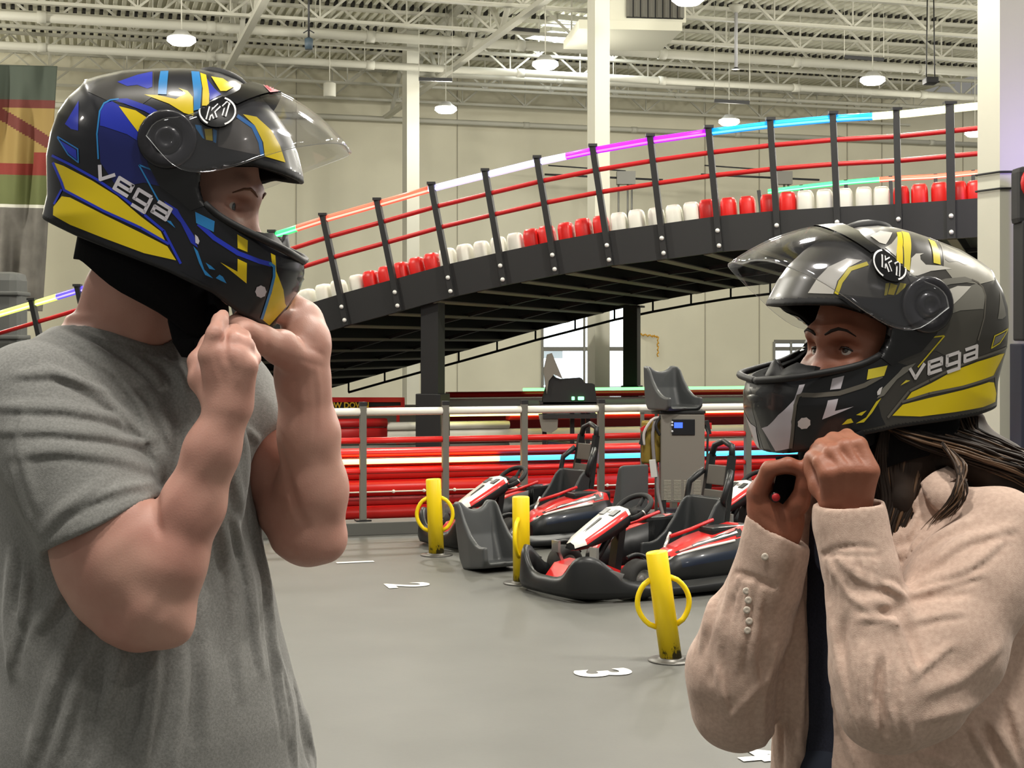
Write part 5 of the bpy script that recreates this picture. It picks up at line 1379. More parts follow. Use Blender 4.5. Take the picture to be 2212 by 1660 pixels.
def face_bits(parent, FR, org, gaze, iris, brow, female=False, brows=None):
    w_ = .93 if female else 1.0; o3 = np.array(org, np.float32)
    eyes(parent, [fpt(FR, -19.5, sd*32*w_, 0) for sd in (-1, 1)], Vector(FR[1] @ np.array(gaze, np.float32)), .0123, iris, org)
    for sd in (-1, 1):
        mb = MB(); mb.smooth = True; b_ = 2.5 if female else 0
        pts = [Vector([float(a) for a in q])-Vector(org) for q in brows[sd]]
        mb.tube(pts, [.0010, .0020, .0022, .0018, .0008] if not female else [.0014, .0026, .0026, .0018, .0006], 8); mb.build('eyebrow', brow, parent)
        if female:
            mb = MB(); mb.smooth = True
            pts = [Vector([float(a) for a in fpt(FR, f, sd*l*w_, u)-o3]) for f, l, u in ((-8, 20, 2.0), (-5.5, 28, 5.6), (-7, 37, 5.0), (-14, 45, .5), (-17, 49, 1.5))]
            mb.tube(pts, [.0008, .0016, .0018, .0014, .0006], 6); mb.build('eyelashes', M_pupil, parent)
man = empty('person', (-.57, 2.2, 0))
tag(man, 'man in grey t-shirt fastening the strap of his blue and yellow helmet', 'person')
FRM = frame(HDm0(535, 452), (math.cos(.15), -math.sin(.15), -.06))
LA = math.radians(47)                                     # direction of the shoulder line in plan
NB = A(262, 720, 2.19)                                    # base of the neck
SR, SL = A(52, 850, 2.035), A(500, 872, 2.345)
ER, WR = A(325, 1300, 1.965), A(492, 888, 1.945)
EL, WL = A(668, 1150, 2.20), A(652, 790, 2.15)
def torso(g, grow, k, z_lo=None):
    ys = [700, 740, 800, 880, 980, 1100, 1250, 1400, 1550, 1700]
    zc = [1.5-(y-HY)*.000689 for y in ys]
    cxp = [262, 265, 270, 275, 278, 285, 300, 318, 335, 348]
    cx = [(x-CX)/FPX*2.2 for x in cxp]; cy = [2.2, 2.2, 2.2, 2.195, 2.19, 2.185, 2.18, 2.18, 2.185, 2.19]
    ra = [.085, .135, .175, .19, .195, .195, .198, .21, .225, .235]; rb = [.075, .095, .118, .135, .146, .150, .155, .166, .178, .188]
    o = np.argsort(zc); f = lambda a: [a[i] for i in o]
    g.loft(f(zc), f(cx), f(cy), f(ra), f(rb), LA, k, grow=grow)
# ---- body
g = SDF((-.80, 1.82, .86), (-.215, 2.56, 1.82), .0031)
torso(g, -.022, .0)
g.chain([NB+np.array([0, .01, -.02]), SR+np.array([.03, .01, .0])], [.058, .056], .05); g.chain([NB+np.array([0, .01, -.02]), SL+np.array([-.02, 0, .035])], [.060, .058], .05)
HDm = lambda px, py, dy=0.0: A(px, py, 2.12+dy)
g.chain([A(262, 735, 2.185), A(292, 640, 2.155), A(345, 545, 2.125)], [.074, .066, .066], .03)        # neck
face(g, FRM)
# near arm
UA = lambda t: SR+(ER-SR)*t
g.chain([SR+np.array([.01, .01, -.015]), UA(.3), UA(.62), UA(.86), ER], [.058, .070, .066, .060, .052], .03)
g.ell(A(262, 1180, 1.955), (.050, .046, .066), np.array(Euler((0, .52, 0)).to_matrix()), .035)         # biceps
g.ell(A(225, 1290, 1.985), (.040, .040, .085), np.array(Euler((0, -.72, 0)).to_matrix()), .04)         # triceps
g.ell(A(374, 1354, 1.955), (.027, .026, .027), None, .025)                                             # elbow point
g.ell(A(310, 1345, 1.97), (.040, .036, .026), None, .03)
FA = lambda t: ER+(WR-ER)*t
g.chain([ER+np.array([.012, 0, 0]), FA(.22)+np.array([.006, -.006, 0]), FA(.5)+np.array([.004, 0, 0]), FA(.8), WR], [.046, .045, .040, .0340, .0295], .02, sq=None)
# near hand, back towards us
bk = np.array([0.05, -1, 0.1], np.float32); bk /= np.linalg.norm(bk)
for px0, py0, px1, py1, r0, r1 in ((478, 872, 452, 768, .0185, .0150), (490, 868, 482, 765, .0185, .0150), (502, 866, 510, 772, .0185, .0150), (512, 868, 535, 790, .0175, .0135)):
    g.chain([A(px0, py0, 1.945), A(px1, py1, 1.930 if px1 > 470 else 1.935)], [r0, r1], .018)
g.chain([A(452, 768, 1.933), A(464, 722, 1.932), A(476, 694, 1.955), A(482, 682, 1.985)], [.0142, .0120, .0108, .0092], .005)        # index
g.chain([A(488, 766, 1.930), A(506, 738, 1.938), A(506, 722, 1.968), A(496, 716, 1.995)], [.0145, .0122, .0105, .0090], .005)        # middle
g.chain([A(514, 770, 1.930), A(530, 748, 1.945), A(524, 728, 1.985), A(508, 712, 2.005)], [.0138, .0118, .0102, .0090], .006)        # ring
g.chain([A(536, 790, 1.932), A(546, 775, 1.955), A(536, 750, 1.995), A(520, 735, 2.010)], [.0125, .0105, .0095, .0085], .006)       # little
g.chain([A(462, 862, 1.955), A(434, 818, 1.965), A(428, 782, 1.975), A(452, 742, 1.995), A(470, 712, 2.005)], [.0175, .0160, .0135, .0115, .0095], .010)   # thumb
# far arm
UL = lambda t: SL+(EL-SL)*t
g.chain([SL, UL(.5), UL(.85), EL], [.068, .060, .050, .046], .025)
FL = lambda t: EL+(WL-EL)*t
g.chain([EL+np.array([.004, 0, 0]), FL(.25)+np.array([.009, 0, 0]), FL(.6)+np.array([.005, 0, 0]), FL(.9), WL], [.045, .0485, .0425, .036, .034], .02)
g.ell(A(662, 1172, 2.205), (.046, .040, .022), None, .025); g.ell(A(712, 1168, 2.2), (.020, .022, .022), None, .02)
# far hand: wrist bent, fingers reaching back to the strap
g.chain([WL, A(660, 742, 2.15), A(645, 702, 2.165)], [.034, .031, .026], .02)
g.chain([A(668, 735, 2.165), A(655, 690, 2.185), A(632, 662, 2.195)], [.026, .024, .019], .02)
for i, (a_, b_, c_, d_) in enumerate((((640, 690, 2.155), (585, 678, 2.125), (538, 682, 2.08), (512, 692, 2.045)), ((642, 680, 2.175), (588, 668, 2.15), (545, 676, 2.10), (516, 684, 2.06)),
                                      ((642, 672, 2.195), (592, 660, 2.175), (552, 668, 2.13), (525, 678, 2.09)), ((640, 668, 2.212), (600, 658, 2.20), (565, 665, 2.16), (540, 674, 2.125)))):
    g.chain([A(*a_), A(*b_), A(*c_), A(*d_)], [.0135, .0118, .0105, .009], .006)
g.chain([A(640, 776, 2.12), A(608, 752, 2.09), A(566, 734, 2.055), A(530, 716, 2.035), A(505, 698, 2.035)], [.0260, .0235, .0185, .0150, .0105], .012)   # thumb
g.blur(1)
# creases and tendons
g.fold([(340, 1075), (338, 1105), (341, 1140), (346, 1160)], -.0045, .006); g.fold([(575, 712), (572, 735), (578, 762)], -.0016, .003)
g.fold([(352, 1368), (358, 1335), (374, 1312)], .002, .012)
g.fold([(605, 955), (622, 1040), (645, 1110), (662, 1135)], -.006, .007)
for pts in ([(668, 960), (672, 880), (665, 800)], [(655, 950), (656, 880), (648, 810)], [(690, 920), (690, 850), (684, 790)]): g.fold(pts, .0016, .005)
for pts in ([(660, 752), (690, 760), (702, 772)], [(640, 775), (670, 785), (700, 795)]): g.fold(pts, -.0014, .004)
for pts in ([(458, 765), (470, 830)], [(488, 765), (492, 830)], [(514, 775), (510, 835)]): g.fold(pts, .0014, .005)
g.fold([(486, 700), (487, 730), (484, 765), (490, 785)], -.006, .0042)
for pts in ([(452, 712), (476, 716)], [(498, 742), (514, 744)], [(520, 742), (536, 750)]): g.fold(pts, -.0012, .0028)
g.fold([(300, 742), (330, 690), (345, 640)], .003, .012); g.fold([(500, 412), (535, 414), (556, 418)], -.0008, .003)
g.noise(.0007, 60, 3); BRm = brow_points(g, FRM)
v, q = g.surface(); v = relax(v, q, 1, .35)
np_mesh('body', v, q, M_skin, man, origin=(-.57, 2.2, 0)).location = (0, 0, 0)
del g
# eyes and brows
M_eye = mat('eye_white', (214, 206, 198), .15, coat=.6); M_iris = mat('iris_blue_grey', (78, 92, 100), .2, coat=.8); M_pupil = mat('pupil', (8, 8, 9), .1, coat=1); M_brow = mat('light_brown_hair', (120, 84, 66), .9)
def eyes(parent, spots, look, r=.0122, iris=None, org=(0, 0, 0)):
    for c in spots:
        c = Vector(c)-Vector(org); Rm = Vector((0, 0, 1)).rotation_difference(Vector(look).normalized()).to_matrix()
        mb = MB(); mb.ball(c, r, 20, Rm)
        mb.mi = 1
        mb.lathe([(.0060, r*.885), (.0055, r*.925), (.0022, r*1.005)], 20, Matrix.Translation(c) @ Rm.to_4x4(), caps=False); mb.mi = 2
        mb.lathe([(.0024, r*1.002), (.0012, r*1.012), (.0001, r*1.014)], 14, Matrix.Translation(c) @ Rm.to_4x4(), caps=False)
        mb.build('eye', [M_eye, iris or M_iris, M_pupil], parent, fix=False)
MO = man.location
face_bits(man, FRM, MO, (.95, -.12, -.05), M_iris, M_brow, brows=BRm)
# ---- t-shirt
g = SDF((-.88, 1.80, .80), (-.215, 2.62, 1.64), .0034)
torso(g, .004, 0)
g.chain([NB+np.array([-.01, .015, -.035]), SR+np.array([.02, .015, -.012])], [.060, .066], .05); g.chain([NB+np.array([0, .01, -.035]), SL+np.array([-.02, 0, .03])], [.062, .066], .05)
g.ell(A(425, 1000, 2.11), (.075, .055, .12), None, .06)
def sleeve(a, pts, rs, pl, n, inner):
    n = np.array(Vector(n).normalized(), np.float32); pl = np.array(pl, np.float32); R = max(rs)
    lo = np.min(pts, 0)-R; hi = np.max(pts, 0)+R
    def f(X, Y, Z):
        d = None
        for i in range(len(pts)-1):
            p, b = pts[i], pts[i+1]; e = b-p; L2 = float(e@e); x, y, z = X-p[0], Y-p[1], Z-p[2]
            t = np.clip((x*e[0]+y*e[1]+z*e[2])/L2, 0, 1); dd = np.sqrt((x-t*e[0])**2+(y-t*e[1])**2+(z-t*e[2])**2)-(rs[i]+(rs[i+1]-rs[i])*t)
            d = dd if d is None else np.minimum(d, dd)
        return np.maximum(d, (X-pl[0])*n[0]+(Y-pl[1])*n[1]+(Z-pl[2])*n[2])
    g.op(f, lo, hi, .03)
    g.chain(inner[0], inner[1], .004, 's')
cR = A(224, 1131, 1.97)
sleeve(g, [SR+np.array([0.004, .01, -.010]), UA(.35), UA(.66)+np.array([.0, 0, .0]), UA(1.0)], [.080, .087, .0895, .089], cR, (.43, 0, -.90), ([UA(.5), UA(.8), UA(1.0)], [.068, .0795, .0795]))
cL = A(572, 992, 2.28)
sleeve(g, [SL, UL(.4), UL(.75)], [.078, .078, .076], cL, (.75, -.25, -.60), ([UL(.25), UL(.6)], [.055, .066]))
g.cut(A(300, 1660, 2.2)+np.array([0, 0, -.035]), (0, 0, -1))
# neck opening
g.chain([A(240, 640, 2.185), A(262, 712, 2.187), A(275, 752, 2.175)], [.086, .086, .070], .006, 's')
g.blur(1)
FM = [([(174, 757), (253, 808), (307, 880), (325, 953), (347, 1025)], .0075, .011), ([(105, 797), (174, 832), (231, 868), (289, 920), (325, 952)], .0075, .010), ([(36, 812), (119, 808), (180, 826), (240, 855)], .006, .010),
      ([(0, 880), (145, 885), (253, 906), (318, 950)], .0065, .011), ([(0, 934), (108, 932), (235, 944), (311, 962), (335, 985)], .0055, .010), ([(20, 985), (130, 975), (250, 990), (330, 1015)], .004, .012),
      ([(54, 900), (40, 975), (62, 1040), (80, 1100)], .005, .012), ([(30, 1010), (50, 1080), (78, 1150)], .004, .010), ([(130, 1110), (200, 1075), (290, 1050), (340, 1050)], .0035, .012), ([(90, 1150), (150, 1090), (240, 1030)], .003, .012),
      ([(140, 690), (200, 720), (280, 760), (350, 830)], .005, .012), ([(120, 715), (180, 745), (260, 790), (330, 860), (370, 960)], .0055, .011), ([(195, 700), (300, 752), (370, 790), (410, 850)], .004, .011), ([(378, 760), (400, 850), (430, 930)], .004, .010), ([(360, 800), (385, 900), (390, 1000)], -.005, .011),
      ([(137, 1277), (105, 1330), (80, 1362)], .008, .013), ([(177, 1325), (140, 1420), (119, 1476), (72, 1640)], .010, .015), ([(275, 1385), (250, 1470), (217, 1545)], .009, .013), ([(185, 1440), (150, 1540), (120, 1640)], .007, .012), ([(340, 1396), (336, 1476), (311, 1650)], .009, .014),
      ([(400, 1390), (395, 1500), (370, 1655)], .006, .016), ([(430, 1250), (445, 1400), (440, 1600)], .005, .018), ([(506, 1125), (535, 1241), (564, 1451)], .0085, .009), ([(545, 1110), (575, 1241), (600, 1458), (620, 1600)], .0075, .009), ([(570, 1090), (605, 1240), (640, 1420), (665, 1600)], .007, .009), ([(480, 1130), (505, 1300), (520, 1500)], .006, .013),
      ([(600, 1400), (625, 1520), (640, 1655)], .007, .009), ([(645, 1480), (665, 1580), (680, 1658)], .006, .009), ([(30, 1200), (20, 1320), (30, 1450)], .006, .014), ([(60, 1230), (50, 1330), (20, 1440)], .006, .012), ([(225, 1420), (205, 1520), (190, 1650)], -.007, .012), ([(300, 1420), (290, 1530), (262, 1650)], -.007, .013),
      ([(440, 1050), (430, 1150), (405, 1250)], .006, .013), ([(470, 950), (500, 1010), (520, 1090)], .005, .012), ([(535, 930), (560, 960), (580, 1000)], .004, .008)]
for pts, a_, w_ in FM:
    if a_ > 0: g.pleat(pts, a_*1.9, w_*.8)
    else: g.fold(pts, a_*2, w_*.8)
g.fold([(186, 1318), (188, 1450), (192, 1655)], -.0022, .0032, False)                                   # side seam
for dx in (0, 5): g.fold([(92-dx*.3, 1168-dx*2), (160, 1116-dx*2.2), (250, 1068-dx*2.4), (346, 1050-dx*2.4)], -.0016 if dx == 0 else .0012, .003, False)
g.fold([(140, 661), (205, 692), (278, 719), (350, 745)], -.0018, .0032, False)
g.fold([(132, 662), (202, 690), (275, 716), (347, 741), (366, 748)], .0075, .009, False); g.fold([(122, 682), (195, 713), (270, 741), (350, 769)], -.0075, .004, False)
g.noise(.0016, 26, 5)
v, q = g.surface(); v = relax(v, q, 1, .4)
np_mesh('t_shirt', v, q, M_tee, man, origin=(-.57, 2.2, 0)).location = (0, 0, 0)
del g
# ---- trousers and shoes (below the picture)
def legs(parent, c, la, hip_z, foot, m, org, wide=1.0, name='trousers'):
    L = np.array([math.cos(la), math.sin(la), 0]); Fv = np.array([math.sin(la), -math.cos(la), 0]); c = np.array([c[0], c[1], 0.])
    g = SDF((c[0]-.32, c[1]-.32, .03), (c[0]+.32, c[1]+.32, hip_z+.06), .008)
    g.ell(c+np.array([0, 0, hip_z-.06]), (.17*wide, .13*wide, .12), np.array(Matrix.Rotation(la, 3, 'Z')), .03)
    for sd in (-1, 1):
        h = c+L*sd*.085*wide+np.array([0, 0, hip_z-.08]); k = c+L*sd*.10+Fv*.02+np.array([0, 0, .48]); a_ = c+L*sd*.11-Fv*.02+np.array([0, 0, .09])
        g.chain([h, k, a_], [.098*wide, .072*wide, .062*wide], .03)
    g.noise(.003, 18, 9); v, q = g.surface(); np_mesh(name, v, q, m, parent, origin=org).location = (0, 0, 0)
    for sd in (-1, 1):
        a_ = c+L*sd*.11-Fv*.02; mb = MB(); mb.smooth = True; rings = []
        for t, w_, h_ in ((-.09, .026, .07), (-.07, .036, .095), (.0, .040, .10), (.07, .045, .075), (.14, .046, .055), (.185, .034, .042), (.20, .015, .03)):
            ring = []
            for kk in range(16):
                an = 2*PI*kk/16; o_ = a_+Fv*t+L*w_*math.cos(an); ring.append(Vector((o_[0]-org[0], o_[1]-org[1], max(0, h_/2+h_/2*math.sin(an)))))
            rings.append(ring)
        mb.loft(rings).build('shoe', M_shoe, parent)
legs(man, (-.56, 2.19), LA, .95, None, M_jean, (-.57, 2.2, 0), 1.08)
# chin strap pads hanging from the helmet, part of it
def strap_part(root, pts, wd, th, name, m):
    inv = root.matrix_world.inverted() if False else root.matrix_basis.inverted()
    mb = MB(); mb.smooth = True; rings = []
    for i, (p, wf) in enumerate(pts):
        p = inv @ Vector([float(a) for a in p]); rings.append((p, wf))
    R2 = []
    for i, (p, wf) in enumerate(rings):
        t = (rings[min(i+1, len(rings)-1)][0]-rings[max(i-1, 0)][0]).normalized(); s_ = t.cross(Vector((0, 1, 0))).normalized(); n_ = t.cross(s_)
        r = []
        for kk in range(12):
            an = 2*PI*kk/12; r.append(p+s_*math.cos(an)*wd/2*wf+n_*math.sin(an)*th/2)
        R2.append(r)
    return mb.loft(R2).build(name, m, root)
M_strap = mat('black_webbing', (16, 16, 18), .9, bump=.3, bscale=500, spec=.15)
strap_part(helmet_a, [(A(392, 640, 2.06), .9), (A(396, 690, 2.055), 1.0), (A(404, 730, 2.05), .95), (A(416, 758, 2.045), .8), (A(424, 768, 2.045), .3)], .044, .014, 'strap_pad', M_strap)
strap_part(helmet_a, [(A(448, 668, 2.06), 1), (A(462, 690, 2.045), .9), (A(470, 705, 2.02), .7), (A(478, 712, 2.0), .5)], .026, .008, 'chin_strap', M_strap)
strap_part(helmet_a, [(A(424, 745, 2.04), .6), (A(445, 735, 2.02), .7), (A(462, 722, 2.0), .6)], .020, .006, 'chin_strap', M_strap)
# ------------------------------------------------------------------ the woman
M_linen = cloth('pink_beige_linen', (208, 182, 166), (194, 167, 152), 160, (13, .34, .012))
M_tank = cloth('navy_tank_cloth', (40, 43, 58), (32, 35, 48), 300)
M_hair = mat('brown_hair', (52, 38, 29), .62, noise=.3, nscale=14, spec=.25, col2=(34, 26, 21)); M_hair2 = mat('light_brown_hair_strands', (92, 68, 48), .45, spec=.4)
WO = (.552, 2.2, 0)
wom = empty('person', WO)
tag(wom, 'woman in pink beige button shirt doing up the strap of her silver helmet', 'person')
LW = math.atan2(-.77, .64)
FRW = frame(A(1783, 757, 2.125), (-.83, -.52, .17))
WNB = A(1925, 1045, 2.20)
wSL, wSR = A(2158, 1165, 2.055), A(1705, 1165, 2.33)
wEL, wWL = A(1925, 1535, 1.93), A(1828, 1085, 1.99)
wER, wWR = A(1592, 1525, 2.20), A(1684, 1140, 2.12)
def wtorso(g, grow, k):
    ys = [1030, 1075, 1130, 1220, 1330, 1440, 1560, 1660, 1760]; zc = [1.5-(y-HY)*.000689 for y in ys]
    cx = [.552, .552, .55, .548, .546, .546, .55, .555, .56]; cy = [2.2]*9
    ra = [.065, .105, .150, .165, .168, .160, .155, .165, .175]; rb = [.06, .075, .095, .112, .122, .115, .108, .115, .122]
    f = lambda a: a[::-1]
    g.loft(f(zc), f(cx), f(cy), f(ra), f(rb), LW, k, grow=grow)
wUL = lambda t: wSL+(wEL-wSL)*t
wFL = lambda t: wEL+(wWL-wEL)*t
wUR = lambda t: wSR+(wER-wSR)*t
wFR = lambda t: wER+(wWR-wER)*t
g = SDF((.27, 1.80, .86), (.80, 2.50, 1.68), .0030)
wtorso(g, -.012, 0)
g.chain([WNB, wSL], [.045, .045], .05); g.chain([WNB, wSR], [.045, .045], .05)
g.chain([A(1925, 1060, 2.20), A(1915, 960, 2.19), A(1895, 880, 2.185)], [.056, .050, .050], .03)
face(g, FRW, True)
g.chain([wSL, wUL(.5), wEL], [.048, .045, .038], .02); g.chain([wEL, wFL(.3), wFL(.8), wWL], [.038, .038, .029, .026], .02)
g.chain([wSR, wUR(.5), wER], [.048, .045, .038], .02); g.chain([wER, wFR(.3), wFR(.8), wWR], [.038, .038, .029, .026], .02)
# near hand, back towards us, fingers running up under the chin bar
for a_, b_, r0, r1 in (((1800, 1085), (1790, 1026), .0165, .0140), ((1818, 1085), (1821, 1016), .0165, .0145), ((1838, 1085), (1852, 1016), .0165, .0145), ((1855, 1085), (1879, 1020), .0160, .0135)):
    g.chain([A(*a_, 1.985), A(*b_, 1.965)], [r0, r1], .016)
for a_, b_, c_, r in (((1789, 1026), (1772, 998), (1762, 985), .0108), ((1821, 1015), (1796, 978), (1775, 962), .0115), ((1852, 1014), (1826, 966), (1800, 948), .0116), ((1880, 1018), (1856, 962), (1830, 940), .0108)):
    g.chain([A(*a_, 1.962), A(*b_, 1.976), A(c_[0], c_[1]+2, 2.030), A(c_[0]-14, c_[1]+10, 2.075)], [r*1.16, r, r*.92, r*.8], .0045)
g.chain([A(1795, 1080, 2.0), A(1772, 1050, 2.02), A(1758, 1018, 2.035), A(1752, 992, 2.04)], [.0165, .0145, .0120, .0095], .010)
# far hand, seen from its thumb side, curled round the strap
g.chain([wWR, A(1662, 1105, 2.12), A(1646, 1068, 2.115)], [.030, .028, .022], .018)
g.chain([wWR, A(1700, 1118, 2.125), A(1712, 1090, 2.13)], [.026, .020, .0150], .015)
for k, (dx, dy, dY) in enumerate(((0, 0, 0), (-3, 4, .020), (-4, 9, .038), (-2, 16, .054))):
    g.chain([A(1641+dx, 1062+dy, 2.10+dY), A(1662+dx, 1014+dy, 2.085+dY), A(1702+dx, 1003+dy, 2.07+dY), A(1738+dx, 1014+dy, 2.07+dY), A(1752+dx, 1026+dy, 2.072+dY)], [.0135, .0112, .0102, .0092, .0080], .005)
g.chain([A(1704, 1122, 2.105), A(1726, 1086, 2.085), A(1738, 1048, 2.075), A(1740, 1024, 2.07)], [.0165, .0138, .0112, .0088], .009)
g.blur(1)
for pts in ([(1790, 1030), (1800, 1075)], [(1821, 1022), (1822, 1072)], [(1852, 1022), (1842, 1072)], [(1880, 1028), (1862, 1072)]): g.fold(pts, .0012, .004)
for pts in ([(1806, 1008), (1790, 985)], [(1838, 1003), (1815, 968)], [(1868, 1004), (1842, 962)]): g.fold(pts, -.0026, .0032)
for pts in ([(1790, 1024)], ): pass
for x in (1790, 1822, 1853, 1880): g.fold([(x-3, 1019), (x+3, 1021)], .0016, .006, False)
g.fold([(1640, 1108), (1668, 1128), (1690, 1150)], -.0016, .004); g.fold([(1655, 1038), (1668, 1046)], -.0014, .003)
g.noise(.0005, 60, 3); BRw = brow_points(g, FRW, True)
v, q = g.surface(); v = relax(v, q, 1, .35)
np_mesh('body', v, q, M_skin2, wom, origin=WO).location = (0, 0, 0); del g
face_bits(wom, FRW, WO, (.93, .10, .26), mat('iris_brown', (52, 34, 24), .2, coat=.8), mat('dark_brown_brow', (38, 26, 20), .8), True, brows=BRw)
# rings of nails
M_nail = mat('pale_nail', (214, 160, 140), .25, coat=.4)
# ---- navy top
g = SDF((.34, 2.0, .84), (.76, 2.42, 1.34), .005)
wtorso(g, -.002, 0); g.chain([A(1930, 985, 2.20), A(1900, 1120, 2.14)], [.07, .085], .02, 's')
v, q = g.surface(); np_mesh('tank_top', v, q, M_tank, wom, origin=WO).location = (0, 0, 0)
# ---- open shirt
g = SDF((.23, 1.78, .80), (.86, 2.56, 1.36), .0033)
wtorso(g, .016, 0)
g.chain([WNB+np.array([0, 0, -.03]), wSL+np.array([0, 0, .0])], [.050, .062], .05); g.chain([WNB+np.array([0, 0, -.03]), wSR], [.050, .058], .05)
g.ell(A(2120, 1610, 2.12), (.10, .09, .10), None, .06); g.ell(A(2195, 1400, 2.17), (.10, .09, .19), None, .06)
Fw = Vector((-.77, -.64, 0)); Lw = Vector((.64, -.77, 0)); cw = Vector((.552, 2.2, 0))
def gap(X, Y, Z):
    l = (X-cw.x)*Lw.x+(Y-cw.y)*Lw.y; f = (X-cw.x)*Fw.x+(Y-cw.y)*Fw.y
    c_ = -.030+.014*np.sin((Z-.9)*6); wd = .026+.030*np.clip((Z-1.10)/.17, 0, 1)+.012*np.clip((1.0-Z)/.15, 0, 1)
    return np.maximum(np.maximum(np.abs(l-c_)-wd, -(f-.04)), Z-1.34)
g.op(gap, (.2, 1.8, .8), (.86, 2.5, 1.36), .006, 's')
g.chain([A(1930, 985, 2.20), A(1915, 1060, 2.17), A(1895, 1105, 2.13)], [.066, .060, .046], .006, 's')
def wsleeve(pts, rs, wr, n):
    n = np.array(Vector(n).normalized(), np.float32); wr = np.array(wr, np.float32)
    lo = np.min(pts, 0)-max(rs); hi = np.max(pts, 0)+max(rs)
    def f(X, Y, Z):
        d = None
        for i in range(len(pts)-1):
            p, b = pts[i], pts[i+1]; e = b-p; L2 = float(e@e); x, y, z = X-p[0], Y-p[1], Z-p[2]
            t = np.clip((x*e[0]+y*e[1]+z*e[2])/L2, 0, 1); dd = np.sqrt((x-t*e[0])**2+(y-t*e[1])**2+(z-t*e[2])**2)-(rs[i]+(rs[i+1]-rs[i])*t)
            if d is None: d = dd
            else: h_ = np.maximum(.02-np.abs(d-dd), 0)/.02; d = np.minimum(d, dd)-h_*h_*.005
        return np.maximum(d, (X-wr[0])*n[0]+(Y-wr[1])*n[1]+(Z-wr[2])*n[2])
    g.op(f, lo, hi, .018)
# near arm
cE = A(1828, 1086, 1.985)
wsleeve([wSL, wUL(.3), wUL(.6)+np.array([.006, 0, -.008]), wUL(.86)+np.array([.0, 0, -.004]), wEL+np.array([-.006, 0, .006])], [.072, .078, .083, .076, .060], wEL+np.array([-.2, 0, -.3]), (-.4, 0, -.8))
wsleeve([wEL+np.array([-.006, 0, .006]), wFL(.18)+np.array([-.008, 0, 0]), wFL(.42), wFL(.66), wFL(.745)], [.058, .060, .054, .047, .041], cE, (-.12, 0, 1))
wsleeve([wFL(.75), wFL(.88), wWL+np.array([0, 0, .03])], [.0445, .0455, .0465], cE, (-.10, -.05, 1))
g.chain([wFL(.86), wWL+np.array([0, 0, .05])], [.038, .0415], .003, 's')
# far arm
cF = A(1668, 1138, 2.13)
wsleeve([wSR, wUR(.4), wUR(.8), wER], [.066, .070, .072, .064], wER+np.array([0, 0, -.5]), (0, 0, -1))
wsleeve([wER, wFR(.2)+np.array([-.016, 0, 0]), wFR(.45)+np.array([-.014, 0, 0]), wFR(.68), wFR(.76)], [.064, .067, .060, .048, .042], cF, (-.05, 0, 1))
wsleeve([wFR(.74), wFR(.88), wWR+np.array([0, 0, .04])], [.044, .045, .046], cF, (.52, -.10, 1))
g.chain([wFR(.86), wWR+np.array([0, 0, .06])], [.038, .0405], .003, 's')
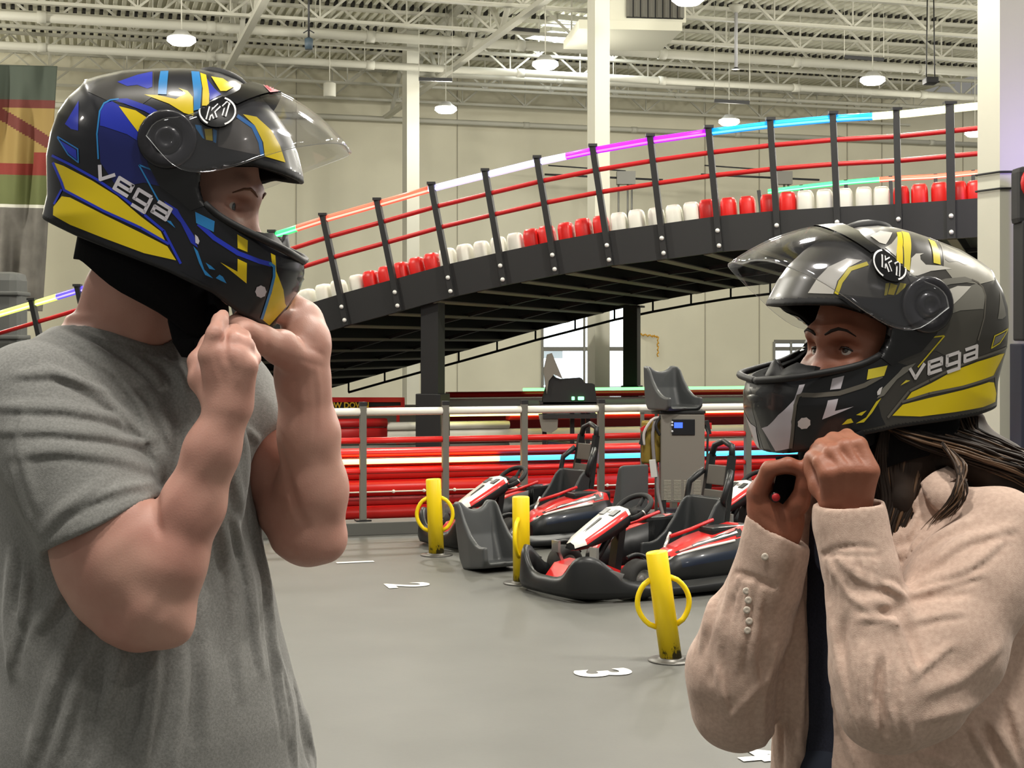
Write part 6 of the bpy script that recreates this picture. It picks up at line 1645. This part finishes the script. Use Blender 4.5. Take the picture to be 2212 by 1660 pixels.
# collar
for pts, r in (([A(1890, 1090, 2.105), A(1945, 1062, 2.10), A(2010, 1042, 2.12), A(2060, 1030, 2.18), A(2050, 1015, 2.26)], [.012, .017, .020, .018, .014]),):
    g.chain(pts, r, .012)
g.chain([A(2010, 1050, 2.10), A(2045, 1085, 2.065), A(2048, 1108, 2.060)], [.020, .017, .008], .012); g.chain([A(1995, 1060, 2.10), A(1965, 1090, 2.085), A(1935, 1120, 2.085)], [.012, .009, .006], .012)
g.cut((.55, 2.2, .835), (0, 0, -1))
g.blur(1)
WF = [([(1906, 1278), (1930, 1296), (1950, 1310), (1935, 1322), (1915, 1326)], -.012, .010), ([(1906, 1262), (1935, 1278), (1960, 1292)], .006, .008), ([(1860, 1340), (1895, 1338), (1935, 1334)], .005, .009), ([(1938, 1336), (1952, 1400), (1974, 1462)], .0085, .009), ([(1950, 1330), (1975, 1395), (1985, 1440)], -.008, .009),
      ([(1974, 1465), (2012, 1432), (2056, 1396)], .007, .009), ([(1984, 1266), (2030, 1250), (2075, 1239), (2120, 1212), (2168, 1166)], .008, .010), ([(1972, 1288), (2052, 1262), (2118, 1242)], .006, .009), ([(1965, 1300), (2010, 1290), (2090, 1285)], -.005, .009), ([(2010, 1222), (2080, 1172), (2190, 1140)], .006, .012),
      ([(1980, 1190), (2040, 1150), (2110, 1120)], .004, .012), ([(1975, 1345), (2030, 1330), (2080, 1325)], .004, .010), ([(2000, 1500), (2080, 1470), (2160, 1400)], .004, .016), ([(1990, 1560), (2080, 1535), (2180, 1480)], .004, .014),
      ([(1785, 1275), (1802, 1380), (1822, 1490), (1862, 1580)], .007, .010), ([(1766, 1230), (1780, 1330), (1795, 1430)], .005, .009), ([(1800, 1230), (1830, 1290), (1880, 1320)], .006, .010), ([(1815, 1210), (1850, 1250), (1900, 1270)], .005, .010), ([(1830, 1330), (1815, 1400), (1825, 1480)], -.006, .010),
      ([(1885, 1420), (1874, 1500), (1890, 1590)], .0085, .010), ([(1862, 1400), (1852, 1480), (1865, 1560)], .006, .010), ([(1920, 1430), (1914, 1510), (1935, 1592)], .0085, .010), ([(1902, 1430), (1896, 1510), (1912, 1590)], -.008, .008), ([(1945, 1450), (1945, 1530), (1965, 1600)], .006, .010), ([(1840, 1215), (1838, 1240)], .005, .006),
      ([(1785, 1195), (1800, 1188), (1840, 1180), (1898, 1186)], -.003, .004), ([(1790, 1196), (1820, 1192), (1895, 1196)], .004, .006),
      ([(1556, 1245), (1532, 1310), (1516, 1400)], .006, .010), ([(1590, 1262), (1560, 1340), (1548, 1430), (1560, 1500), (1575, 1545)], .008, .010), ([(1618, 1262), (1612, 1340), (1592, 1450)], .005, .010), ([(1575, 1300), (1545, 1390), (1538, 1470)], -.006, .009), ([(1654, 1470), (1610, 1520), (1578, 1555)], .008, .010), ([(1640, 1320), (1625, 1420), (1640, 1490)], .004, .012),
      ([(1600, 1242), (1585, 1290)], .005, .006), ([(1630, 1250), (1628, 1290)], .005, .006), ([(1582, 1226), (1620, 1243), (1668, 1262)], -.003, .004),
      ([(1676, 1400), (1648, 1510), (1650, 1640)], .008, .011), ([(1708, 1400), (1708, 1540), (1735, 1640)], .008, .009), ([(1690, 1440), (1682, 1550), (1690, 1650)], -.006, .010), ([(1735, 1300), (1738, 1420), (1732, 1560)], .005, .008), ([(1800, 1500), (1812, 1560), (1840, 1650)], .006, .009), ([(1830, 1600), (1850, 1655)], .007, .008),
      ([(2098, 1578), (2120, 1610), (2146, 1655)], .008, .010), ([(2140, 1560), (2165, 1600), (2195, 1655)], .008, .011), ([(2180, 1520), (2200, 1580), (2212, 1640)], .007, .012), ([(2120, 1575), (2150, 1630), (2165, 1658)], -.007, .010), ([(1985, 1625), (2010, 1640), (2060, 1655)], .005, .010), ([(1910, 1225), (1935, 1200), (1975, 1150)], -.004, .005), ([(1925, 1240), (1950, 1210), (1990, 1160)], .0035, .005), ([(1905, 1250), (1950, 1256), (1960, 1300)], -.002, .004)]
for pts, a_, w_ in WF:
    if a_ > 0: g.pleat(pts, a_*1.9, w_*.68)
    else: g.fold(pts, a_*2.2, w_*.72)
g.fold([(1890, 1330), (1912, 1326), (1932, 1320), (1948, 1310)], -.012, .006); g.fold([(1942, 1312), (1948, 1345), (1957, 1390), (1963, 1430)], -.014, .006); g.fold([(1900, 1345), (1925, 1342), (1944, 1352)], .009, .006); g.fold([(1870, 1300), (1905, 1302), (1940, 1298)], .008, .007)
g.fold([(1778, 1199), (1810, 1195), (1850, 1192), (1900, 1199)], -.006, .0035, False); g.fold([(1574, 1230), (1610, 1246), (1640, 1258), (1672, 1268)], -.006, .0035, False)
for px_, py_ in ((1790, 1205), (1812, 1204), (1836, 1204), (1862, 1206), (1885, 1210)): g.pleat([(px_, py_), (px_+6, py_+22), (px_+10, py_+52)], .0055, .005)
for px_, py_ in ((1584, 1240), (1606, 1252), (1650, 1270)): g.pleat([(px_, py_), (px_-8, py_+30), (px_-16, py_+75)], .006, .006)
CP = [('collar', [(1993, 1050), (2036, 1018), (2084, 1028), (2090, 1060), (2068, 1108), (2030, 1100)], .010)]
g.fold([(1972, 1110), (1950, 1165), (1912, 1238)], -.005, .0035, False); g.fold([(1990, 1118), (1968, 1172), (1932, 1245)], -.005, .0035, False); g.fold([(1982, 1114), (1958, 1170), (1922, 1242)], .004, .005, False)
CP = [(n_, g.patch(p_, l_)) for n_, p_, l_ in CP]
g.noise(.0015, 30, 11)
v, q = g.surface(); v = relax(v, q, 1, .4)
sh = np_mesh('button_shirt', v, q, M_linen, wom, origin=WO); sh.location = (0, 0, 0)
for n_, (vv_, ff_) in CP:
    if not ff_: continue
    mb = MB(); mb.add([p-Vector(WO) for p in vv_], ff_, True); o = mb.build(n_, M_linen, sh); md = o.modifiers.new('t', 'SOLIDIFY'); md.thickness = .0022; md.offset = 0
M_btn = mat('pearl_button', (214, 204, 190), .25, coat=.4)
for px, py in ((1652, 1203), (1612, 1277), (1616, 1297), (1613, 1318), (1618, 1342), (1614, 1362)):
    r = g.march([(px, py)])[0]
    if not np.isnan(r).any():
        mb = MB(); mb.lathe([(.0055, .002), (.0045, .0035), (.002, .0028), (.0001, .0028)], 14, Matrix.Translation(Vector(r)-Vector(WO)) @ Matrix.Rotation(PI/2, 4, 'X')); mb.build('button', M_btn, sh)
del g
# ---- hair: locks leaving the helmet at the nape and falling on shoulder and back
def lock(mb, pts, r0, sway=0.0, seed=0):
    rs = random.Random(seed); P3 = [Vector([float(a) for a in A(*p)])-Vector(WO) for p in pts]
    P3 = resamp2(P3, 14); n = len(P3); ph = rs.uniform(0, 6)
    for i in range(n): P3[i] += Vector((math.sin(ph+i*.6), math.cos(ph*1.3+i*.5), math.sin(ph*.7+i*.55)))*sway*(i/n)
    mb.tube(P3, [r0*(.75+.35*math.sin(PI*min(1, i/n*1.1)))*(1-.88*max(0, i/(n-1)-.55)/.45) for i in range(n)], 7)
g = SDF((.44, 1.95, 1.18), (.95, 2.42, 1.46), .005)
for t in np.linspace(0, 1, 7):
    g.chain([A(1905+t*205, 925-t*22, 2.12+.12*t), A(1960+t*150, 965-t*8, 2.115+.12*t), A(2110+t*60, 1012-t*14, 2.135+.10*t), A(2260, 1070-t*16, 2.185+.08*t), A(2330, 1200, 2.235+.06*t)], [.014, .018, .018, .015, .010], .03)
g.chain([A(1930, 930, 2.13), A(1915, 1020, 2.12), A(1930, 1100, 2.105), A(1918, 1200, 2.085)], [.034, .036, .026, .008], .02)
g.chain([A(1975, 930, 2.14), A(1970, 1020, 2.12), A(1950, 1080, 2.10), A(1925, 1180, 2.085)], [.034, .034, .022, .008], .02)
g.noise(.003, 70, 4); v, q = g.surface(); v = relax(v, q, 2, .5)
mb = MB(); mb.smooth = True; mb.add((v-np.array(WO, np.float32)).tolist(), q.tolist(), True)
rs = random.Random(5)
for i in range(330):
    t = rs.random(); mb.mi = 1 if rs.random() < .30 else 0; dy = rs.uniform(-14, 14); dd = rs.uniform(-.006, .004)
    pts = [(1905+t*205+rs.uniform(-8, 8), 922-t*22, 2.085+.11*t+dd), (1965+t*150, 950-t*12+dy, 2.070+.118*t+dd), (2110+t*60+rs.uniform(-15, 15), 992-t*20+dy*1.3, 2.092+.105*t+dd+rs.uniform(-.01, .01)), (2230+rs.uniform(-10, 30), 1046-t*26+dy*1.7, 2.14+.08*t+dd), (2330+rs.uniform(-20, 40), 1170+dy*3, 2.19+.06*t)]
    lock(mb, pts, rs.uniform(.0011, .0026), .006, i)
for i in range(120):
    t = rs.random(); mb.mi = 0 if rs.random() < .85 else 1; dx = rs.uniform(-8, 8)
    lock(mb, [(1900+t*95, 928, 2.085+.02*t), (1893+t*95+dx, 1010, 2.080+.01*t), (1908+t*62+dx, 1085, 2.078), (1900+t*50+dx*1.4, 1150, 2.07), (1902+t*34+dx*1.5, 1205+rs.uniform(0, 45), 2.068)], rs.uniform(.0014, .0030), .004, 1000+i)
for i in range(26):
    mb.mi = i % 2; o_ = rs.uniform(-9, 9)
    lock(mb, [(2030+i+o_, 955+i, 2.075), (2060+i+o_, 1005, 2.045), (2080-i*.6+o_, 1052, 2.022), (2076-i+o_, 1088, 2.018), (2048-i*2+o_, 1120+i, 2.022)], rs.uniform(.0010, .0018), .004, 300+i)
mb.build('hair', [M_hair, M_hair2], wom, fix=False)
legs(wom, (.555, 2.2), LW, .92, None, mat('dark_denim', (40, 46, 60), .9), WO, .95)
# red-tipped strap end in her far hand belongs to the helmet
inv = helmet_b.matrix_world.inverted() if False else helmet_b.matrix_basis.inverted()
Mx = Matrix.Translation(inv @ Vector([float(a) for a in A(1676, 1075, 2.075)])) @ (inv.to_3x3().to_4x4()) @ Matrix.Rotation(PI/2, 4, 'X')
MB().lathe([(.0001, .0), (.007, .0), (.0075, -.002), (.0075, -.03), (.0001, -.03)], 18, Mx).build('strap_buckle', M_tint, helmet_b)
MB().lathe([(.0001, .002), (.0055, .002), (.0058, 0), (.0058, -.004)], 18, Mx).build('red_button', mat('buckle_red', (196, 46, 52), .4), helmet_b)
strap_part(helmet_b, [(A(1700, 985, 2.10), 1), (A(1702, 1030, 2.10), 1), (A(1690, 1065, 2.095), .9), (A(1680, 1080, 2.09), .6)], .036, .006, 'chin_strap', M_strap)
strap_part(helmet_b, [(A(1900, 930, 2.11), 1), (A(1875, 945, 2.07), .9), (A(1850, 952, 2.03), .7), (A(1830, 955, 2.02), .5)], .030, .006, 'chin_strap', M_strap)
